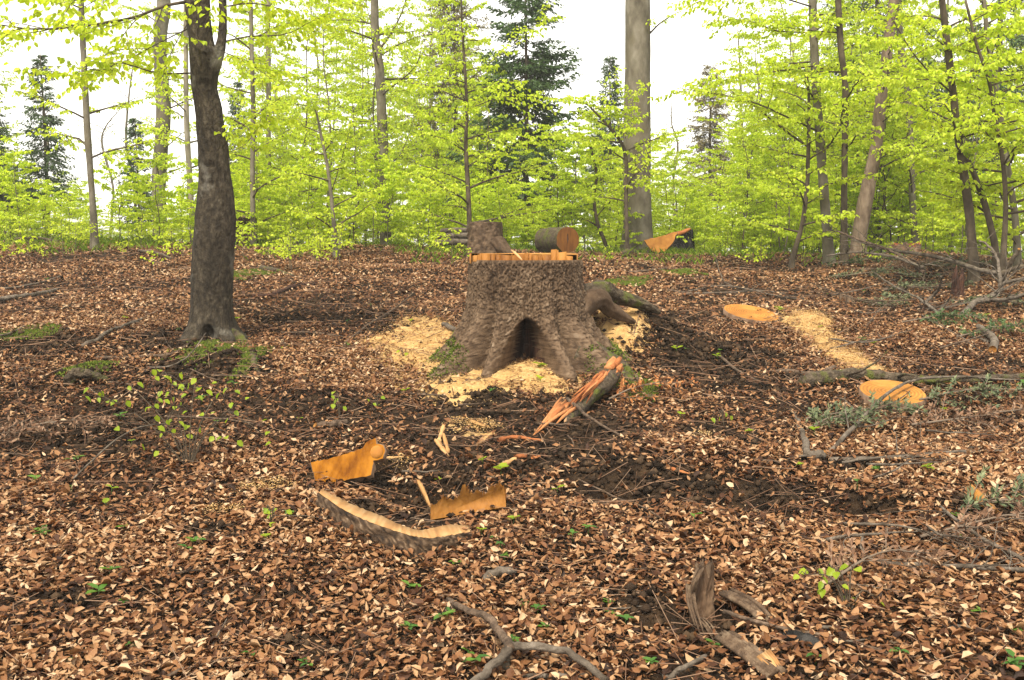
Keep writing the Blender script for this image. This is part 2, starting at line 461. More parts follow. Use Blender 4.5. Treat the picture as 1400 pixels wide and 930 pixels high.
# ------------------------------------------------------------------ the ground sheet
def axis(dense_a, dense_b, step, far_a, far_b, g=1.14):
    mid = np.arange(dense_a, dense_b + 1e-6, step)
    def out(lim):
        r, d, x = [], step, 0
        while x < lim:
            d *= g; x += d; r.append(x)
        return np.array(r)
    return np.concatenate([dense_a - out(dense_a - far_a)[::-1], mid, dense_b + out(far_b - dense_b)])
gx = axis(-8.5, 8.5, 0.085, -2500, 2500)
gy = np.concatenate([axis(2.6, 12, 0.07, -300, 12)[:-1], axis(12, 24, 0.15, 12, 4500)])
gy = np.unique(np.round(gy, 4))
GX, GY = np.meshgrid(gx, gy)
GZ = ground(GX, GY)
nearm = (GY > 2) & (GY < 16)
GZ = GZ + np.where(nearm, 0.022 * fbm(GX * 7, GY * 7, oct=3, seed=77), 0)
GZ = GZ + np.where(nearm, .075 * fbm(GX * 4.5, GY * 4.5, oct=4, seed=78) * mask(SOIL, GX, GY, .4, 2), 0)
nx_, ny_ = len(gx), len(gy)
i = (np.arange(ny_ - 1)[:, None] * nx_ + np.arange(nx_ - 1)[None]).ravel()
build('ground', (np.stack([GX, GY, GZ], -1).reshape(-1, 3), [np.stack([i, i + 1, i + nx_ + 1, i + nx_], 1)], None), 'soil', smooth=True, kind='structure')

# ------------------------------------------------------------------ leaf litter (nobody could count it)
def scatter(n, y0, y1, half=0.72, extra=0.8, power=1.0):
    y = np.sqrt(rng.random(n) * (y1 ** 2 - y0 ** 2) + y0 ** 2)
    x = (rng.random(n) * 2 - 1) * (y * half + extra)
    return x, y

def litter_zone(mb, n, y0, y1, L0, kind):
    x, y = scatter(n, y0, y1)
    big = fbm(x * .7, y * .7, oct=3, seed=90)
    keep = 1 - .86 * mask(SAW, x, y, .5, 1) - .9 * mask(CLEAR, x, y, .2, 7) - .9 * mask(SOIL, x, y, .4, 2) - .7 * mask(MOSS, x, y, .3, 3)
    dirt = mask(DIRT, x, y, .6, 9)
    keep *= 1 - .5 * dirt
    keep *= np.clip(.85 + 1.3 * big, .16, 1)
    keep *= 1 - .85 * sstep(18.5, 20, y)
    k = rng.random(n) < keep
    x, y, big, dirt = x[k], y[k], big[k], dirt[k]; n = len(x)
    L = L0 * np.clip(np.exp(rng.normal(-.05, .34, n)), .35, 1.45); W = L * rng.uniform(.45, .68, n)
    W = np.where(rng.random(n) < .25, W * .6, W)
    yaw = rng.random(n) * 2 * np.pi
    tilt = np.abs(rng.normal(0, .32, n)) * np.where(rng.random(n) < .12, 2.4, 1)
    tilt = np.minimum(tilt, 1.35); ta = rng.random(n) * 2 * np.pi
    nrm = np.stack([np.sin(tilt) * np.cos(ta), np.sin(tilt) * np.sin(ta) - .1, np.cos(tilt)], 1)
    t = np.stack([np.cos(yaw), np.sin(yaw), 0 * yaw], 1)
    t = t - nrm * (t * nrm).sum(1, keepdims=True)
    lay = rng.random(n)
    z = ground(x, y) + .004 + .042 * lay + np.sin(tilt) * L * .18
    pos = np.stack([x, y, z], 1) - norm(t) * L[:, None] * .5
    # tone: leaves higher in the layer are paler, those beneath darker
    a = np.clip(.485 + .2 * (lay - .5) + rng.normal(0, .30, n) + .28 * big - .05 * sstep(5.5, 9, y) - .13 * dirt, 0, 1)
    leaves(mb, pos, t, nrm, L, W, rng.normal(.12, .36, n), np.clip(rng.normal(.1, .42, n), -.6, .6), kind, a)

mb = MB()
litter_zone(mb, 30000, 2.9, 3.95, .038, 8)
litter_zone(mb, 92000, 3.95, 6.2, .037, 6)
litter_zone(mb, 210000, 6.2, 10.5, .036, 4)
litter_zone(mb, 200000, 10.5, 20.5, .048, 4)
litter_zone(mb, 40000, 2.9, 6.5, .017, 4)
litter_zone(mb, 50000, 6.5, 12, .019, 4)
build('leaf_litter', mb, 'litter', kind='stuff', label='dry brown and pale beech leaves covering the slope', cat='leaf litter')

# fine needles and twig bits in the litter
def sticks(mb, n, y0, y1, Lm, rm, over=0.02):
    x, y = scatter(n, y0, y1)
    L = Lm * np.exp(rng.normal(0, .5, n)); yaw = rng.random(n) * 2 * np.pi
    r = rm * rng.uniform(.6, 1.5, n)
    d = np.stack([np.cos(yaw) * L, np.sin(yaw) * L], 1) / 2
    xa, ya, xb, yb = x - d[:, 0], y - d[:, 1], x + d[:, 0], y + d[:, 1]
    A = np.stack([xa, ya, ground(xa, ya) + over + rng.random(n) * .02], 1)
    B = np.stack([xb, yb, ground(xb, yb) + over + rng.random(n) * .03], 1)
    s = norm(np.cross(B - A, [0, 0, 1])) * r[:, None]; u = np.array([0, 0, 1]) * r[:, None] * 1.4
    V = np.stack([A - s, A + s, A + u, B - s, B + s, B + u], 1).reshape(-1, 3)
    o = (np.arange(n) * 6)[:, None, None]
    Q = (np.array([[0, 1, 4, 3], [1, 2, 5, 4], [2, 0, 3, 5]])[None] + o).reshape(-1, 4)
    mb.add(V, None, Q, np.repeat(rng.random(n), 6))
mb = MB()
sticks(mb, 2600, 3, 7, .14, .0016, .03)
sticks(mb, 3500, 7, 14, .2, .0026, .03)
sticks(mb, 1200, 14, 20, .3, .004, .03)
build('twig_litter', mb, 'needle_litter', kind='stuff', label='thin broken twigs strewn through the fallen leaves', cat='twigs')

# bare dark crumbs of soil
mb = MB()
x, y = scatter(130000, 3, 11)
k = rng.random(len(x)) < np.maximum(mask(SOIL, x, y, .4, 2), .35 * mask(DIRT, x, y, .6, 9)) * np.where(y < 6, .8, .5)
x, y = x[k], y[k]; n = len(x)
r = .013 * np.clip(np.exp(rng.normal(0, .55, n)), .3, 2.4) * (0.7 + .05 * y)
c = np.stack([x, y, ground(x, y) + r * .4 + .008 + .0375 * 2 * np.clip(fbm(x * 4.5, y * 4.5, oct=4, seed=78), 0, 1) * mask(SOIL, x, y, .4, 2)], 1)
o8 = np.array([[1, 0, 0], [0, 1, 0], [-1, 0, 0], [0, -1, 0], [0, 0, .8], [0, 0, -.8]])
V = c[:, None] + o8[None] * r[:, None, None] * rng.uniform(.55, 1.35, (n, 6, 1))
oT = np.array([[0, 1, 4], [1, 2, 4], [2, 3, 4], [3, 0, 4], [1, 0, 5], [2, 1, 5], [3, 2, 5], [0, 3, 5]])
mb.add(V.reshape(-1, 3), (oT[None] + (np.arange(n) * 6)[:, None, None]).reshape(-1, 3), None, np.repeat(rng.random(n), 6))
build('soil_crumbs', mb, 'clod', kind='stuff', label='dark crumbly bare soil in the churned patches', cat='soil')

# moss: short tufts
mb = MB()
xs, ys_ = [], []
for cx, cy, rx, ry in MOSS:
    m_ = int(min(9000, 14000 * rx * ry * 4))
    xs.append(cx + rng.uniform(-1.5, 1.5, m_) * rx); ys_.append(cy + rng.uniform(-1.5, 1.5, m_) * ry)
x, y = np.concatenate(xs), np.concatenate(ys_)
k = rng.random(len(x)) < mask(MOSS, x, y, .3, 3)
x, y = x[k], y[k]; n = len(x)
yaw = rng.random(n) * 6.283
t = np.stack([.5 * np.cos(yaw), .5 * np.sin(yaw), np.ones(n)], 1)
pos = np.stack([x, y, ground(x, y) - .002], 1)
pos[:, 2] += .012 + .03 * np.clip(fbm(x * 5, y * 5, oct=2, seed=12) + .4, 0, 1)
leaves(mb, pos, t, np.stack([np.sin(yaw), -np.cos(yaw), .2 + 0 * yaw], 1), .022 * (.6 + y * .05), .014 * (.6 + y * .05), .1, .2, 4)
build('moss', mb, 'moss', kind='stuff', label='low green moss cushions on the ground', cat='moss')

# sawdust: low heaps plus loose flakes
for k, e in enumerate([(SAW[0], SAW[1], SAW[2], SAW[3], SAW[4]), (SAW[5], SAW[6], SAW[7]), (SAW[8], SAW[10]), (SAW[9], SAW[12]), (SAW[11],)]):
    lab = ['tan sawdust heaped around the foot of the big stump', 'streak of tan sawdust between the two round wood slices',
           'thin sawdust beside the orange wood plate', 'thin sawdust among the wood splinters', 'small sawdust patch on the dark soil'][k]
    E = list(e)
    x0 = min(a[0] - 1.6 * a[2] for a in E); x1 = max(a[0] + 1.6 * a[2] for a in E)
    y0 = min(a[1] - 1.6 * a[3] for a in E); y1 = max(a[1] + 1.6 * a[3] for a in E)
    st = .025
    X, Y = np.meshgrid(np.arange(x0, x1, st), np.arange(y0, y1, st))
    m_ = mask(E, X, Y, .45, 1)
    Z = ground(X, Y) + (.05 if k < 2 else .008) * m_ - .012 + .022 * fbm(X * 11, Y * 11, oct=4, seed=5) * m_
    nX = X.shape[1]
    ii = (np.arange(X.shape[0] - 1)[:, None] * nX + np.arange(nX - 1)[None]).ravel()
    Q = np.stack([ii, ii + 1, ii + nX + 1, ii + nX], 1)
    ok = (m_.ravel()[Q] > .03).any(1)
    Q = Q[ok]; used = np.unique(Q); remap = np.zeros(X.size, int); remap[used] = np.arange(len(used))
    mb = MB(); mb.add(np.stack([X, Y, Z], -1).reshape(-1, 3)[used], None, remap[Q], .5 + .3 * fbm(X.ravel()[used] * 20, Y.ravel()[used] * 20, oct=2))
    n = int(14000 * min(6, (x1 - x0) * (y1 - y0)))
    x = rng.uniform(x0, x1, n); y = rng.uniform(y0, y1, n)
    kk = rng.random(n) < .08 + mask(E, x, y, .8, 1); kk &= mask(E, x, y, 1.1, 1) > .12
    x, y = x[kk], y[kk]; n = len(x)
    yaw = rng.random(n) * 6.283
    pos = np.stack([x, y, ground(x, y) + .03 * mask(E, x, y, .45, 1) + .004 + .03 * rng.random(n)], 1)
    leaves(mb, pos, np.stack([np.cos(yaw), np.sin(yaw), rng.normal(0, .4, n)], 1), np.stack([rng.normal(0, .5, n), rng.normal(0, .5, n), np.ones(n)], 1),
           .010 * rng.uniform(.5, 1.8, n), .006 * rng.uniform(.5, 1.5, n), .1, .1, 4, rng.random(n))
    build('sawdust', mb, 'sawdust', kind='stuff', label=lab, cat='sawdust', smooth=True)


# ------------------------------------------------------------------ the big felled stump
def grid_faces(rows, n):
    i = np.arange(rows - 1)[:, None] * n; j = np.arange(n)[None]
    return np.stack([i + j, i + (j + 1) % n, i + n + (j + 1) % n, i + n + j], -1).reshape(-1, 4)

def angd(a, b):
    return (a - b + np.pi) % (2 * np.pi) - np.pi

SY = 8.75                                                    # depth of the stump's middle
SX = P(716, 400, SY)[0]
S_RIM = P(716, 356, SY - .45)[2]                             # height of the bark rim
SG = float(ground(SX, SY))
stump = thing('felled_stump', 'huge bark-covered tree stump with flared roots and a dark hollow at its foot', 'stump', (SX, SY, SG))
NT, NR = 420, 150
th = np.linspace(0, 2 * np.pi, NT, endpoint=False)[None]
zz = np.concatenate([np.linspace(SG - .32, S_RIM - .02, NR - 1), [S_RIM]])[:, None]
tt = np.clip((zz - (SG - .05)) / (S_RIM - SG), 0, 1)
front = -np.pi / 2
flare = (1 - tt) ** 2.7
r = .485 * (1 + .03 * np.sin(3 * th + 1) + .02 * np.sin(5 * th)) + .02 * (1 - tt)
ridges = [(front - .76, .50, .17), (front - .40, .26, .10), (front + .43, .36, .15), (front + .84, .62, .20), (front - 1.35, .34, .24), (front + 1.5, .42, .26),
          (front + 2.5, .3, .3), (front - 2.3, .32, .3), (front + 3.1, .25, .3)]
rad = 0.06 * flare
for a, am, wd in ridges:
    rad = rad + am * flare * np.exp(-(angd(th, a) / wd) ** 2) * 1.05
r = r + rad
# flutes between the buttresses run up the bole
r = r - .035 * sstep(.95, .35, tt) * np.exp(-(angd(th, front - .55) / .07) ** 2) * 2.6 - .11 * sstep(.75, .2, tt) * np.exp(-(angd(th, front + .60) / .08) ** 2)
r = r - .05 * sstep(.85, .42, tt) * np.exp(-(angd(th, front + .03) / .25) ** 2)
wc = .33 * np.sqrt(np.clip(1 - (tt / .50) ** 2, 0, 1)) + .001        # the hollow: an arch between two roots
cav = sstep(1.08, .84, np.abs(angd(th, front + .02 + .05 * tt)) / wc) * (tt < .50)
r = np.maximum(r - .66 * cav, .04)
# bark plates
arc = th * .55
wx = arc * 50 + 1.3 * fbm(arc * 14, zz * 7, oct=3, seed=3); wy = zz * 28 + 1.2 * fbm(arc * 16, zz * 9, oct=3, seed=6)
wx, wy = np.broadcast_arrays(wx, wy)
d1, d2, cid = worley(wx, wy, 2)
crack = sstep(.02, .22, d2 - d1)
r = r + .014 * (crack - .6) + .014 * (cid - .5) + .020 * fbm(arc * 24, zz * 2.2, oct=2, seed=29) + .02 * fbm(arc * 5, zz * 4, oct=3, seed=9) + .006 * fbm(arc * 40, zz * 40, oct=2, seed=19)
r = np.where(zz > S_RIM - .001, r - .012, r)
lean = (zz - SG) * .01
V = np.stack([SX + lean + r * np.cos(th), SY + r * np.sin(th), zz + 0 * th], -1)
A = np.clip(.30 + .35 * cid * crack + .16 * crack + .3 * fbm(arc * 3, zz * 3, oct=2, seed=14), 0, 1)
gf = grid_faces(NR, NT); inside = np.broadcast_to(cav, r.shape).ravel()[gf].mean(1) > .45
build('bark', (V.reshape(-1, 3), [gf[~inside]], A.ravel()), 'spruce_bark', stump, smooth=True)
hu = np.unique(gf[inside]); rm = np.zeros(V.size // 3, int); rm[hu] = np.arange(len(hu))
build('hollow_shade_wall', (V.reshape(-1, 3)[hu], [rm[gf[inside]]], A.ravel()[hu]), 'rotten_wood', stump, smooth=True)  # decayed wood, its dark colour also standing in for deep shade in the hollow
# moss on the feet of the roots
Ug = (V[..., 0] - 0) / V[..., 1] * FPX + 700; hz = V[..., 2] - SG
mk = (np.sin(th) < .3) & (hz > -.12) & (hz < .30) & (fbm(V[..., 0] * 5, V[..., 1] * 5, V[..., 2] * 5, 3, 51) + 1.1 * ((Ug > 800) | (Ug < 640)) - .9 * np.clip(hz / .3, 0, 1) > .62)
pm = V[mk]; pick = rng.integers(0, len(pm), min(9000, len(pm) * 3)); pm = pm[pick] + rng.normal(0, .006, (len(pick), 3))
on_ = norm((pm - [SX, SY, SG + .1]) * [1, 1, .3]); mbm = MB()
leaves(mbm, pm - on_ * .003, on_ + rng.normal(0, .4, on_.shape) + [0, 0, .5], rng.normal(0, 1, on_.shape), .022, .012, .1, .2, 4)
build('moss', mbm, 'moss', stump, kind='stuff')
# notch floor (front, at the rim) and the back cut, a step higher behind the torn holding wood
ring = V[-1]
Vc = np.vstack([ring * [1, 1, 1], [[SX, SY, S_RIM - .006]]])
ii = np.arange(NT)
build('notch_cut', (Vc, [np.stack([ii * 0 + NT, ii, (ii + 1) % NT], 1)], None), 'disc_wood', stump)
CH = -.20                                                    # the hinge line lies this far in front of the middle
mb = MB()
x = -.435
while x < .41:
    w = rng.choice([rng.uniform(.006, .02), rng.uniform(.03, .08)])
    hgt = .044 - .012 * x + .014 * vnoise(np.array(x * 9), np.array(0.), seed=5) + rng.uniform(0, .006) + (rng.random() < .07) * rng.uniform(.01, .04)
    yo = CH + rng.uniform(-.014, .014) + .03 * float(vnoise(np.array(x * 5.), np.array(3.)))
    a = np.array([x, yo, 0]); zb = S_RIM - .012; zt = S_RIM + float(hgt)
    sl = rng.uniform(-.008, .008)
    bx = np.array([[x, yo, zb], [x + w, yo, zb], [x + w, yo + .07, zb], [x, yo + .07, zb],
                   [x, yo + .006, zt], [x + w, yo + .006, zt + sl], [x + w, yo + .07, zt + sl], [x, yo + .07, zt]]) + [SX, SY, 0]
    mb.add(bx, None, [[0, 1, 5, 4], [1, 2, 6, 5], [2, 3, 7, 6], [3, 0, 4, 7], [4, 5, 6, 7]], float(np.clip(.5 + .5 * vnoise(np.array(x * 7.), np.array(1.5), seed=2) + rng.normal(0, .12), 0, 1)))
    x += w
build('hinge_wood', mb, 'cut_wood', stump)
# platform of the back cut with its bark wall
ang = np.linspace(np.arcsin(CH / .5) + .12, np.pi - np.arcsin(CH / .5) - .12, 60)
po = np.stack([.47 * np.cos(ang), .47 * np.sin(ang)], 1)
top = S_RIM + .05 + .012 * np.sin(ang * 2)
Vp = np.vstack([np.column_stack([SX + po[:, 0], SY + po[:, 1], 0 * ang + S_RIM - .03]), np.column_stack([SX + po[:, 0], SY + po[:, 1], top]), [[SX, SY + .1, S_RIM + .058]]])
k = np.arange(59)
build('back_cut', (Vp, [np.stack([k, k + 1, k + 61, k + 60], 1), np.stack([k * 0 + 120, k + 60, k + 61], 1), np.array([[120, 119, 60]])], None), 'disc_wood', stump)
mb = MB()
a, b = P(699, 342, SY - .24), P(714, 356, SY - .40)
pth = smooth_path([a, (a + b) / 2 + [0, 0, .004], b], 4)
for q in range(3):
    Vq = pth + [.004 * q, 0, 0]
addt(mb, pth, [.006, .012, .012, .004], n=4, a=.9)
build('splinter', mb, 'pale_wood', stump)
# long surface roots
def root(pts, mat, seed, parent, n=28, m=46):
    p = smooth_path(pts, m)
    mb = MB(); addt(mb, p[:, :3], np.maximum(p[:, 3], .004), n=n, rough=.5, seed=seed, a=.45)
    return build('root', mb, mat, parent, smooth=True)
def gp(u, v, r, dz=0.0):
    g = G(u, v); return [g[0], g[1], g[2] + dz, r]
def pr(u, v, y, r): return list(P(u, v, y)) + [r]
root([[SX + .34, SY + .06, SG + .46, .13], pr(818, 398, 9.0, .10), pr(840, 404, 9.1, .075), pr(864, 411, 9.2, .06), pr(884, 418, 9.25, .042), pr(902, 428, 9.3, .02)], 'mossy_bark', 3, stump)
root([[SX + .38, SY - .06, SG + .36, .12], pr(814, 410, 8.85, .085), pr(832, 422, 8.95, .06), pr(850, 432, 9.0, .045), pr(868, 441, 9.05, .02)], 'spruce_bark', 4, stump)
root([[SX + .5, SY - .44, SG + .06, .13], [SX + .70, SY - .62, SG - .0, .10], gp(862, 522, .075, -.01), gp(884, 538, .05, -.03), gp(900, 548, .03, -.06)], 'mossy_bark', 5, stump)
root([[SX - .45, SY - .40, SG + .04, .11], gp(618, 500, .08, -.01), gp(604, 514, .05, -.03), gp(596, 524, .03, -.06)], 'mossy_bark', 6, stump)
# ------------------------------------------------------------------ tree growing
def leafset():
    return dict(p=[], t=[], n=[], L=[])
def put_leaves(mb, ls, kind=6, curl=.22):
    if not ls['p']: return
    p, t, n = np.array(ls['p']), np.array(ls['t']), np.array(ls['n']); L = np.array(ls['L'])
    leaves(mb, p, t, n, L, L * rng.uniform(.6, .8, len(L)), curl, rng.normal(-.15, .2, len(L)), kind)

def twig_leaves(ls, p, L, step, start=.15, droop=.6, pair=1.0):
    seg = np.linalg.norm(np.diff(p, axis=0), axis=1); S = np.concatenate([[0], np.cumsum(seg)])
    tot = S[-1]; s = tot * start; side = random.choice((-1, 1))
    while s <= tot:
        if random.random() < pair:
            q = np.array([np.interp(s, S, p[:, k]) for k in range(3)])
            i = min(len(p) - 2, int(np.searchsorted(S, s, 'right')) - 1); d = p[i + 1] - p[i]
            d = d / (np.linalg.norm(d) + 1e-9)
            lat = np.array([-d[1], d[0], 0]) * side; lat /= (np.linalg.norm(lat) + 1e-9)
            f = .9 if s > tot * .93 else random.uniform(.25, .7)
            t = d * f + lat * (1.05 - f) + np.array([random.gauss(0, .2), random.gauss(0, .2), -droop + random.gauss(0, .3)])
            ls['p'].append(q + lat * .006); ls['t'].append(t)
            ls['n'].append([random.gauss(0, .45), random.gauss(0, .45), 1]); ls['L'].append(L * random.uniform(.65, 1.2))
        side = -side; s += step * random.uniform(.6, 1.4)

def branch(mb, ls, start, d, length, r, L, step, nsub=6, rise=.25, leafp=1.0, sides=4, curve=None, sub_len=.42, sub2=False):
    d = np.asarray(d, float); d = d / np.linalg.norm(d)
    n = 7; p = [np.asarray(start, float)]
    dd = d.copy()
    for k in range(n - 1):
        dd = dd + np.array([random.gauss(0, .13), random.gauss(0, .13), -rise * (dd[2] - .05) * .6 + random.gauss(0, .05)])
        dd /= np.linalg.norm(dd)
        p.append(p[-1] + dd * length / (n - 1))
    p = np.array(p) if curve is None else smooth_path(curve, 12)
    rr = np.linspace(r, max(r * .18, .0012), len(p))
    addt(mb, p, rr, n=sides, caps=False)
    limb_twigs(mb, ls, p, length, r, L, step, nsub, leafp, sub_len, sub2)
    return p

def limb_twigs(mb, ls, p, length, r, L, step, nsub, leafp=1.0, sub_len=.42, sub2=False, f0=.15):
    side = random.choice((-1, 1))
    for k in range(nsub):
        f = f0 + (1 - f0 - .08) * (k + random.random() * .8) / nsub
        i = min(len(p) - 2, int(f * (len(p) - 1)))
        fr = f * (len(p) - 1) - i
        q = p[i] * (1 - fr) + p[i + 1] * fr
        d = p[i + 1] - p[i]; d = d / (np.linalg.norm(d) + 1e-9)
        lat = np.array([-d[1], d[0], 0]) * side; lat /= (np.linalg.norm(lat) + 1e-9)
        side = -side
        sd = d * random.uniform(.5, .9) + lat * random.uniform(.5, .95) + np.array([0, 0, random.gauss(.05, .18)])
        sd /= np.linalg.norm(sd)
        sl = length * sub_len * (1.15 - f * .75) * random.uniform(.6, 1.2)
        m = 5 if sub2 else 3; tp = [q]
        for j in range(m - 1):
            sd = sd + np.array([random.gauss(0, .14), random.gauss(0, .14), random.gauss(-.03, .08)]); sd /= np.linalg.norm(sd)
            tp.append(tp[-1] + sd * sl / (m - 1))
        tp = np.array(tp)
        addt(mb, tp, np.linspace(max(r * .35, .0016), .001, m), n=3, caps=False)
        twig_leaves(ls, tp, L, step, .1, pair=leafp)
        if sub2:
            limb_twigs(mb, ls, tp, sl, r * .4, L, step, 3, leafp, .5, False, .2)
    twig_leaves(ls, p[int(len(p) * .45):], L, step, .1, pair=leafp)

def whorl(mb, ls, tp, tr, nbr, f0, f1, blen, L, step, nsub, leafp=1.0, elev=(.2, .8), rise=.3, sides=4, az=None, sub2=False):
    a0 = random.random() * 6.28
    for k in range(nbr):
        f = f0 + (f1 - f0) * (k + random.random()) / nbr
        s = f * (len(tp) - 1); i = min(len(tp) - 2, int(s)); fr = s - i
        q = tp[i] * (1 - fr) + tp[i + 1] * fr
        a = a0 + k * 2.4 + random.gauss(0, .4)
        if az is not None: a = random.uniform(*az)
        e = random.uniform(*elev)
        d = [math.cos(a) * math.cos(e), math.sin(a) * math.cos(e), math.sin(e)]
        ln = blen * (1.15 - .75 * (f - f0) / max(.01, f1 - f0)) * random.uniform(.55, 1.15)
        r0 = min(.55 * float(np.interp(s, np.arange(len(tr)), tr)), .008 + .008 * ln)
        branch(mb, ls, q, d, ln, r0, L, step, nsub, rise, leafp, sides, sub2=sub2)

def finish_tree(name, label, base, trunk_mb, twig_mb, ls, bark, cat='tree', group=None, leafmat='fresh_leaf', kind=6, limbs=None):
    t = thing(name, label, cat, base, group)
    build('trunk', trunk_mb, bark, t, smooth=True)
    bm_ = 'dark_bark' if bark != 'pale_bark' else 'grey_bark'
    for lm in limbs or (): build('limb', lm, bm_, t, smooth=True)
    if twig_mb.n: build('twigs', twig_mb, bm_, t, smooth=True, kind='stuff')
    if ls['p']:
        mb = MB(); put_leaves(mb, ls, kind); build('crown', mb, leafmat, t)
    return t

# ------------------------------------------------------------------ the dark beech on the left
BY = G(290, 468)[1] + .12
tr_px = [(500, 250, 336), (468, 253, 331), (455, 257, 323), (440, 261, 318), (420, 262, 317), (400, 262, 317), (350, 264, 319), (300, 268, 321), (250, 273, 316), (200, 271, 311),
         (150, 268, 303), (122, 264, 297), (100, 262, 299), (80, 260, 302), (60, 259, 292), (30, 256, 288), (0, 254, 286), (-60, 250, 285), (-160, 248, 276), (-320, 246, 268)]
ax = np.array([np.append(P((a + b) / 2, v, BY), mpx((b - a) / 2, BY)) for v, a, b in tr_px])
NRb, NTb = 260, 96
ax = smooth_path(ax, NRb)
th = np.linspace(0, 2 * np.pi, NTb, endpoint=False)[None]
zb = ax[:, 2:3]; gb = float(ground(ax[24, 0], BY))
up = np.clip((zb - gb) / .45, 0, 1)
rb = ax[:, 3:4] * (1 + .05 * fbm(np.cos(th) * 1.2, np.sin(th) * 1.2, zb * 1.5, 3, 21)) + .012 * fbm(np.cos(th) * 3, np.sin(th) * 3, zb * 5, 3, 22) \
    + .004 * fbm(np.cos(th) * 11, np.sin(th) * 11, zb * 30, 2, 23)
for a, am, wd in [(front - .85, .08, .4), (front + .75, .08, .35), (front + 2.3, .1, .5), (front - 2.4, .1, .5)]:
    rb = rb + am * (1 - up) ** 2 * np.exp(-(angd(th, a) / wd) ** 2)
def spot(u, v, ru, rv, depth, rim=0.0):                      # knot holes and collars on the visible side
    global rb
    c = P(u, v, BY); i = np.argmin(np.abs(zb[:, 0] - c[2]))
    a0 = math.asin(max(-1, min(1, (c[0] - ax[i, 0]) / ax[i, 3])))
    q = np.sqrt((angd(th, front + a0) * ax[i, 3] / mpx(ru, BY)) ** 2 + ((zb - c[2]) / mpx(rv, BY)) ** 2)
    rb = rb - depth * sstep(1.05, .6, q) + rim * np.exp(-((q - 1.3) / .35) ** 2)
spot(297, 463, 15, 22, .13, .012); spot(312, 470, 6, 6, .05)
spot(293, 228, 7, 4.5, .03, .008); spot(295, 251, 5, 4, .022, .006); spot(313, 243, 4, 8, .015, .004)
spot(285, 118, 8, 6, .012, .008); spot(284, 70, 9, 8, -.02); spot(262, 300, 5, 30, .02); spot(300, 330, 6, 4, -.012)
Vb = np.stack([ax[:, 0:1] + rb * np.cos(th), ax[:, 1:2] + rb * np.sin(th), zb + 0 * th], -1)
beech = thing('beech_tree', 'thick dark crooked beech trunk with a hollow at its foot', 'tree', (ax[24, 0], BY, gb))
build('trunk', (Vb.reshape(-1, 3), [grid_faces(NRb, NTb)], np.clip(.5 + .5 * fbm(np.cos(th) * 2, np.sin(th) * 2, zb * 2, 2, 5), 0, 1).ravel()), 'beech_bark', beech, smooth=True)
mb = MB()
fk = smooth_path([np.append(P(*q[:2], BY + q[3]), mpx(q[2], BY)) for q in [(286, 92, 10, 0), (294, 82, 9.5, 0), (301, 66, 7, 0), (304.5, 40, 5.6, .02), (304.5, 0, 5.4, .05), (302, -60, 5, .08), (297, -200, 4, .2)]], 30)
addt(mb, fk[:, :3], fk[:, 3], n=18, rough=.2, seed=9)
build('forked_stem', mb, 'beech_bark', beech, smooth=True)
root([[ax[24, 0] + .17, BY - .02, gb + .1, .05], gp(338, 474, .034, .01), gp(346, 492, .034, .01), gp(353, 510, .026, -.02)], 'mossy_bark', 12, beech, n=12)
tw = MB(); lsA = leafset()
def pxcurve(pts, y0, y1):
    n = len(pts)
    return [P(u, v, y0 + (y1 - y0) * k / (n - 1)) for k, (u, v) in enumerate(pts)]
def leafy(pts, y0, y1, r, L, step, nsub, ls, tw, sub_len=.4, leafp=1.0, sub2=False, f0=.15):
    c = smooth_path(pxcurve(pts, y0, y1), 14)
    ln = np.linalg.norm(np.diff(c, axis=0), axis=1).sum()
    lm = MB(); addt(lm, c, np.linspace(r, max(.0015, r * .2), len(c)), n=6)
    limb_twigs(tw, ls, c, ln, r, L, step, nsub, leafp, sub_len, sub2, f0)
    return lm
LB = .058
LIMB = []
for pts, y1, r, ns in [
    ([(262, 2), (225, 8), (180, 25), (110, 36), (50, 40), (0, 34), (-60, 20)], BY - 1.2, .016, 12),
    ([(264, 100), (215, 100), (165, 86), (140, 96), (80, 90), (20, 98)], BY - .6, .008, 10),
    ([(303, 58), (340, 50), (390, 47), (425, 30), (470, 12)], BY + .5, .008, 10),
    ([(303, 70), (330, 82), (360, 100), (400, 130)], BY - .5, .005, 8),
    ([(308, 190), (325, 180), (345, 160), (370, 150)], BY - .3, .004, 6),
    ([(308, 210), (335, 198), (360, 170), (410, 160)], BY + .6, .004, 7),
    ([(256, 40), (215, 60), (160, 90), (100, 120)], BY + .8, .006, 10),
    ([(252, -30), (200, -20), (120, 0), (30, -10)], BY - 1.8, .012, 12),
    ([(258, 30), (240, 60), (225, 95), (222, 125)], BY - .4, .005, 5),
    ([(252, -50), (200, -70), (100, -60), (0, -70)], BY - .4, .014, 10),
    ([(302, -20), (360, -30), (430, -10), (500, 10)], BY - .6, .009, 10),
    ([(302, 10), (350, 5), (400, 20), (460, 60)], BY + 1.2, .008, 10),
    ([(270, 60), (272, 30), (290, 12), (300, -8)], BY - .9, .004, 4)]:
    build('limb', leafy(pts, BY, y1, r, LB, .062, int(ns * 1.5), lsA, tw, sub_len=.42, sub2=True), 'dark_bark', beech, smooth=True)
    LIMB += [bpy.data.objects[-1] if False else beech.children[-1]] * (len(lsA['p']) - len(LIMB))
build('twigs', tw, 'dark_bark', beech, smooth=True, kind='stuff')
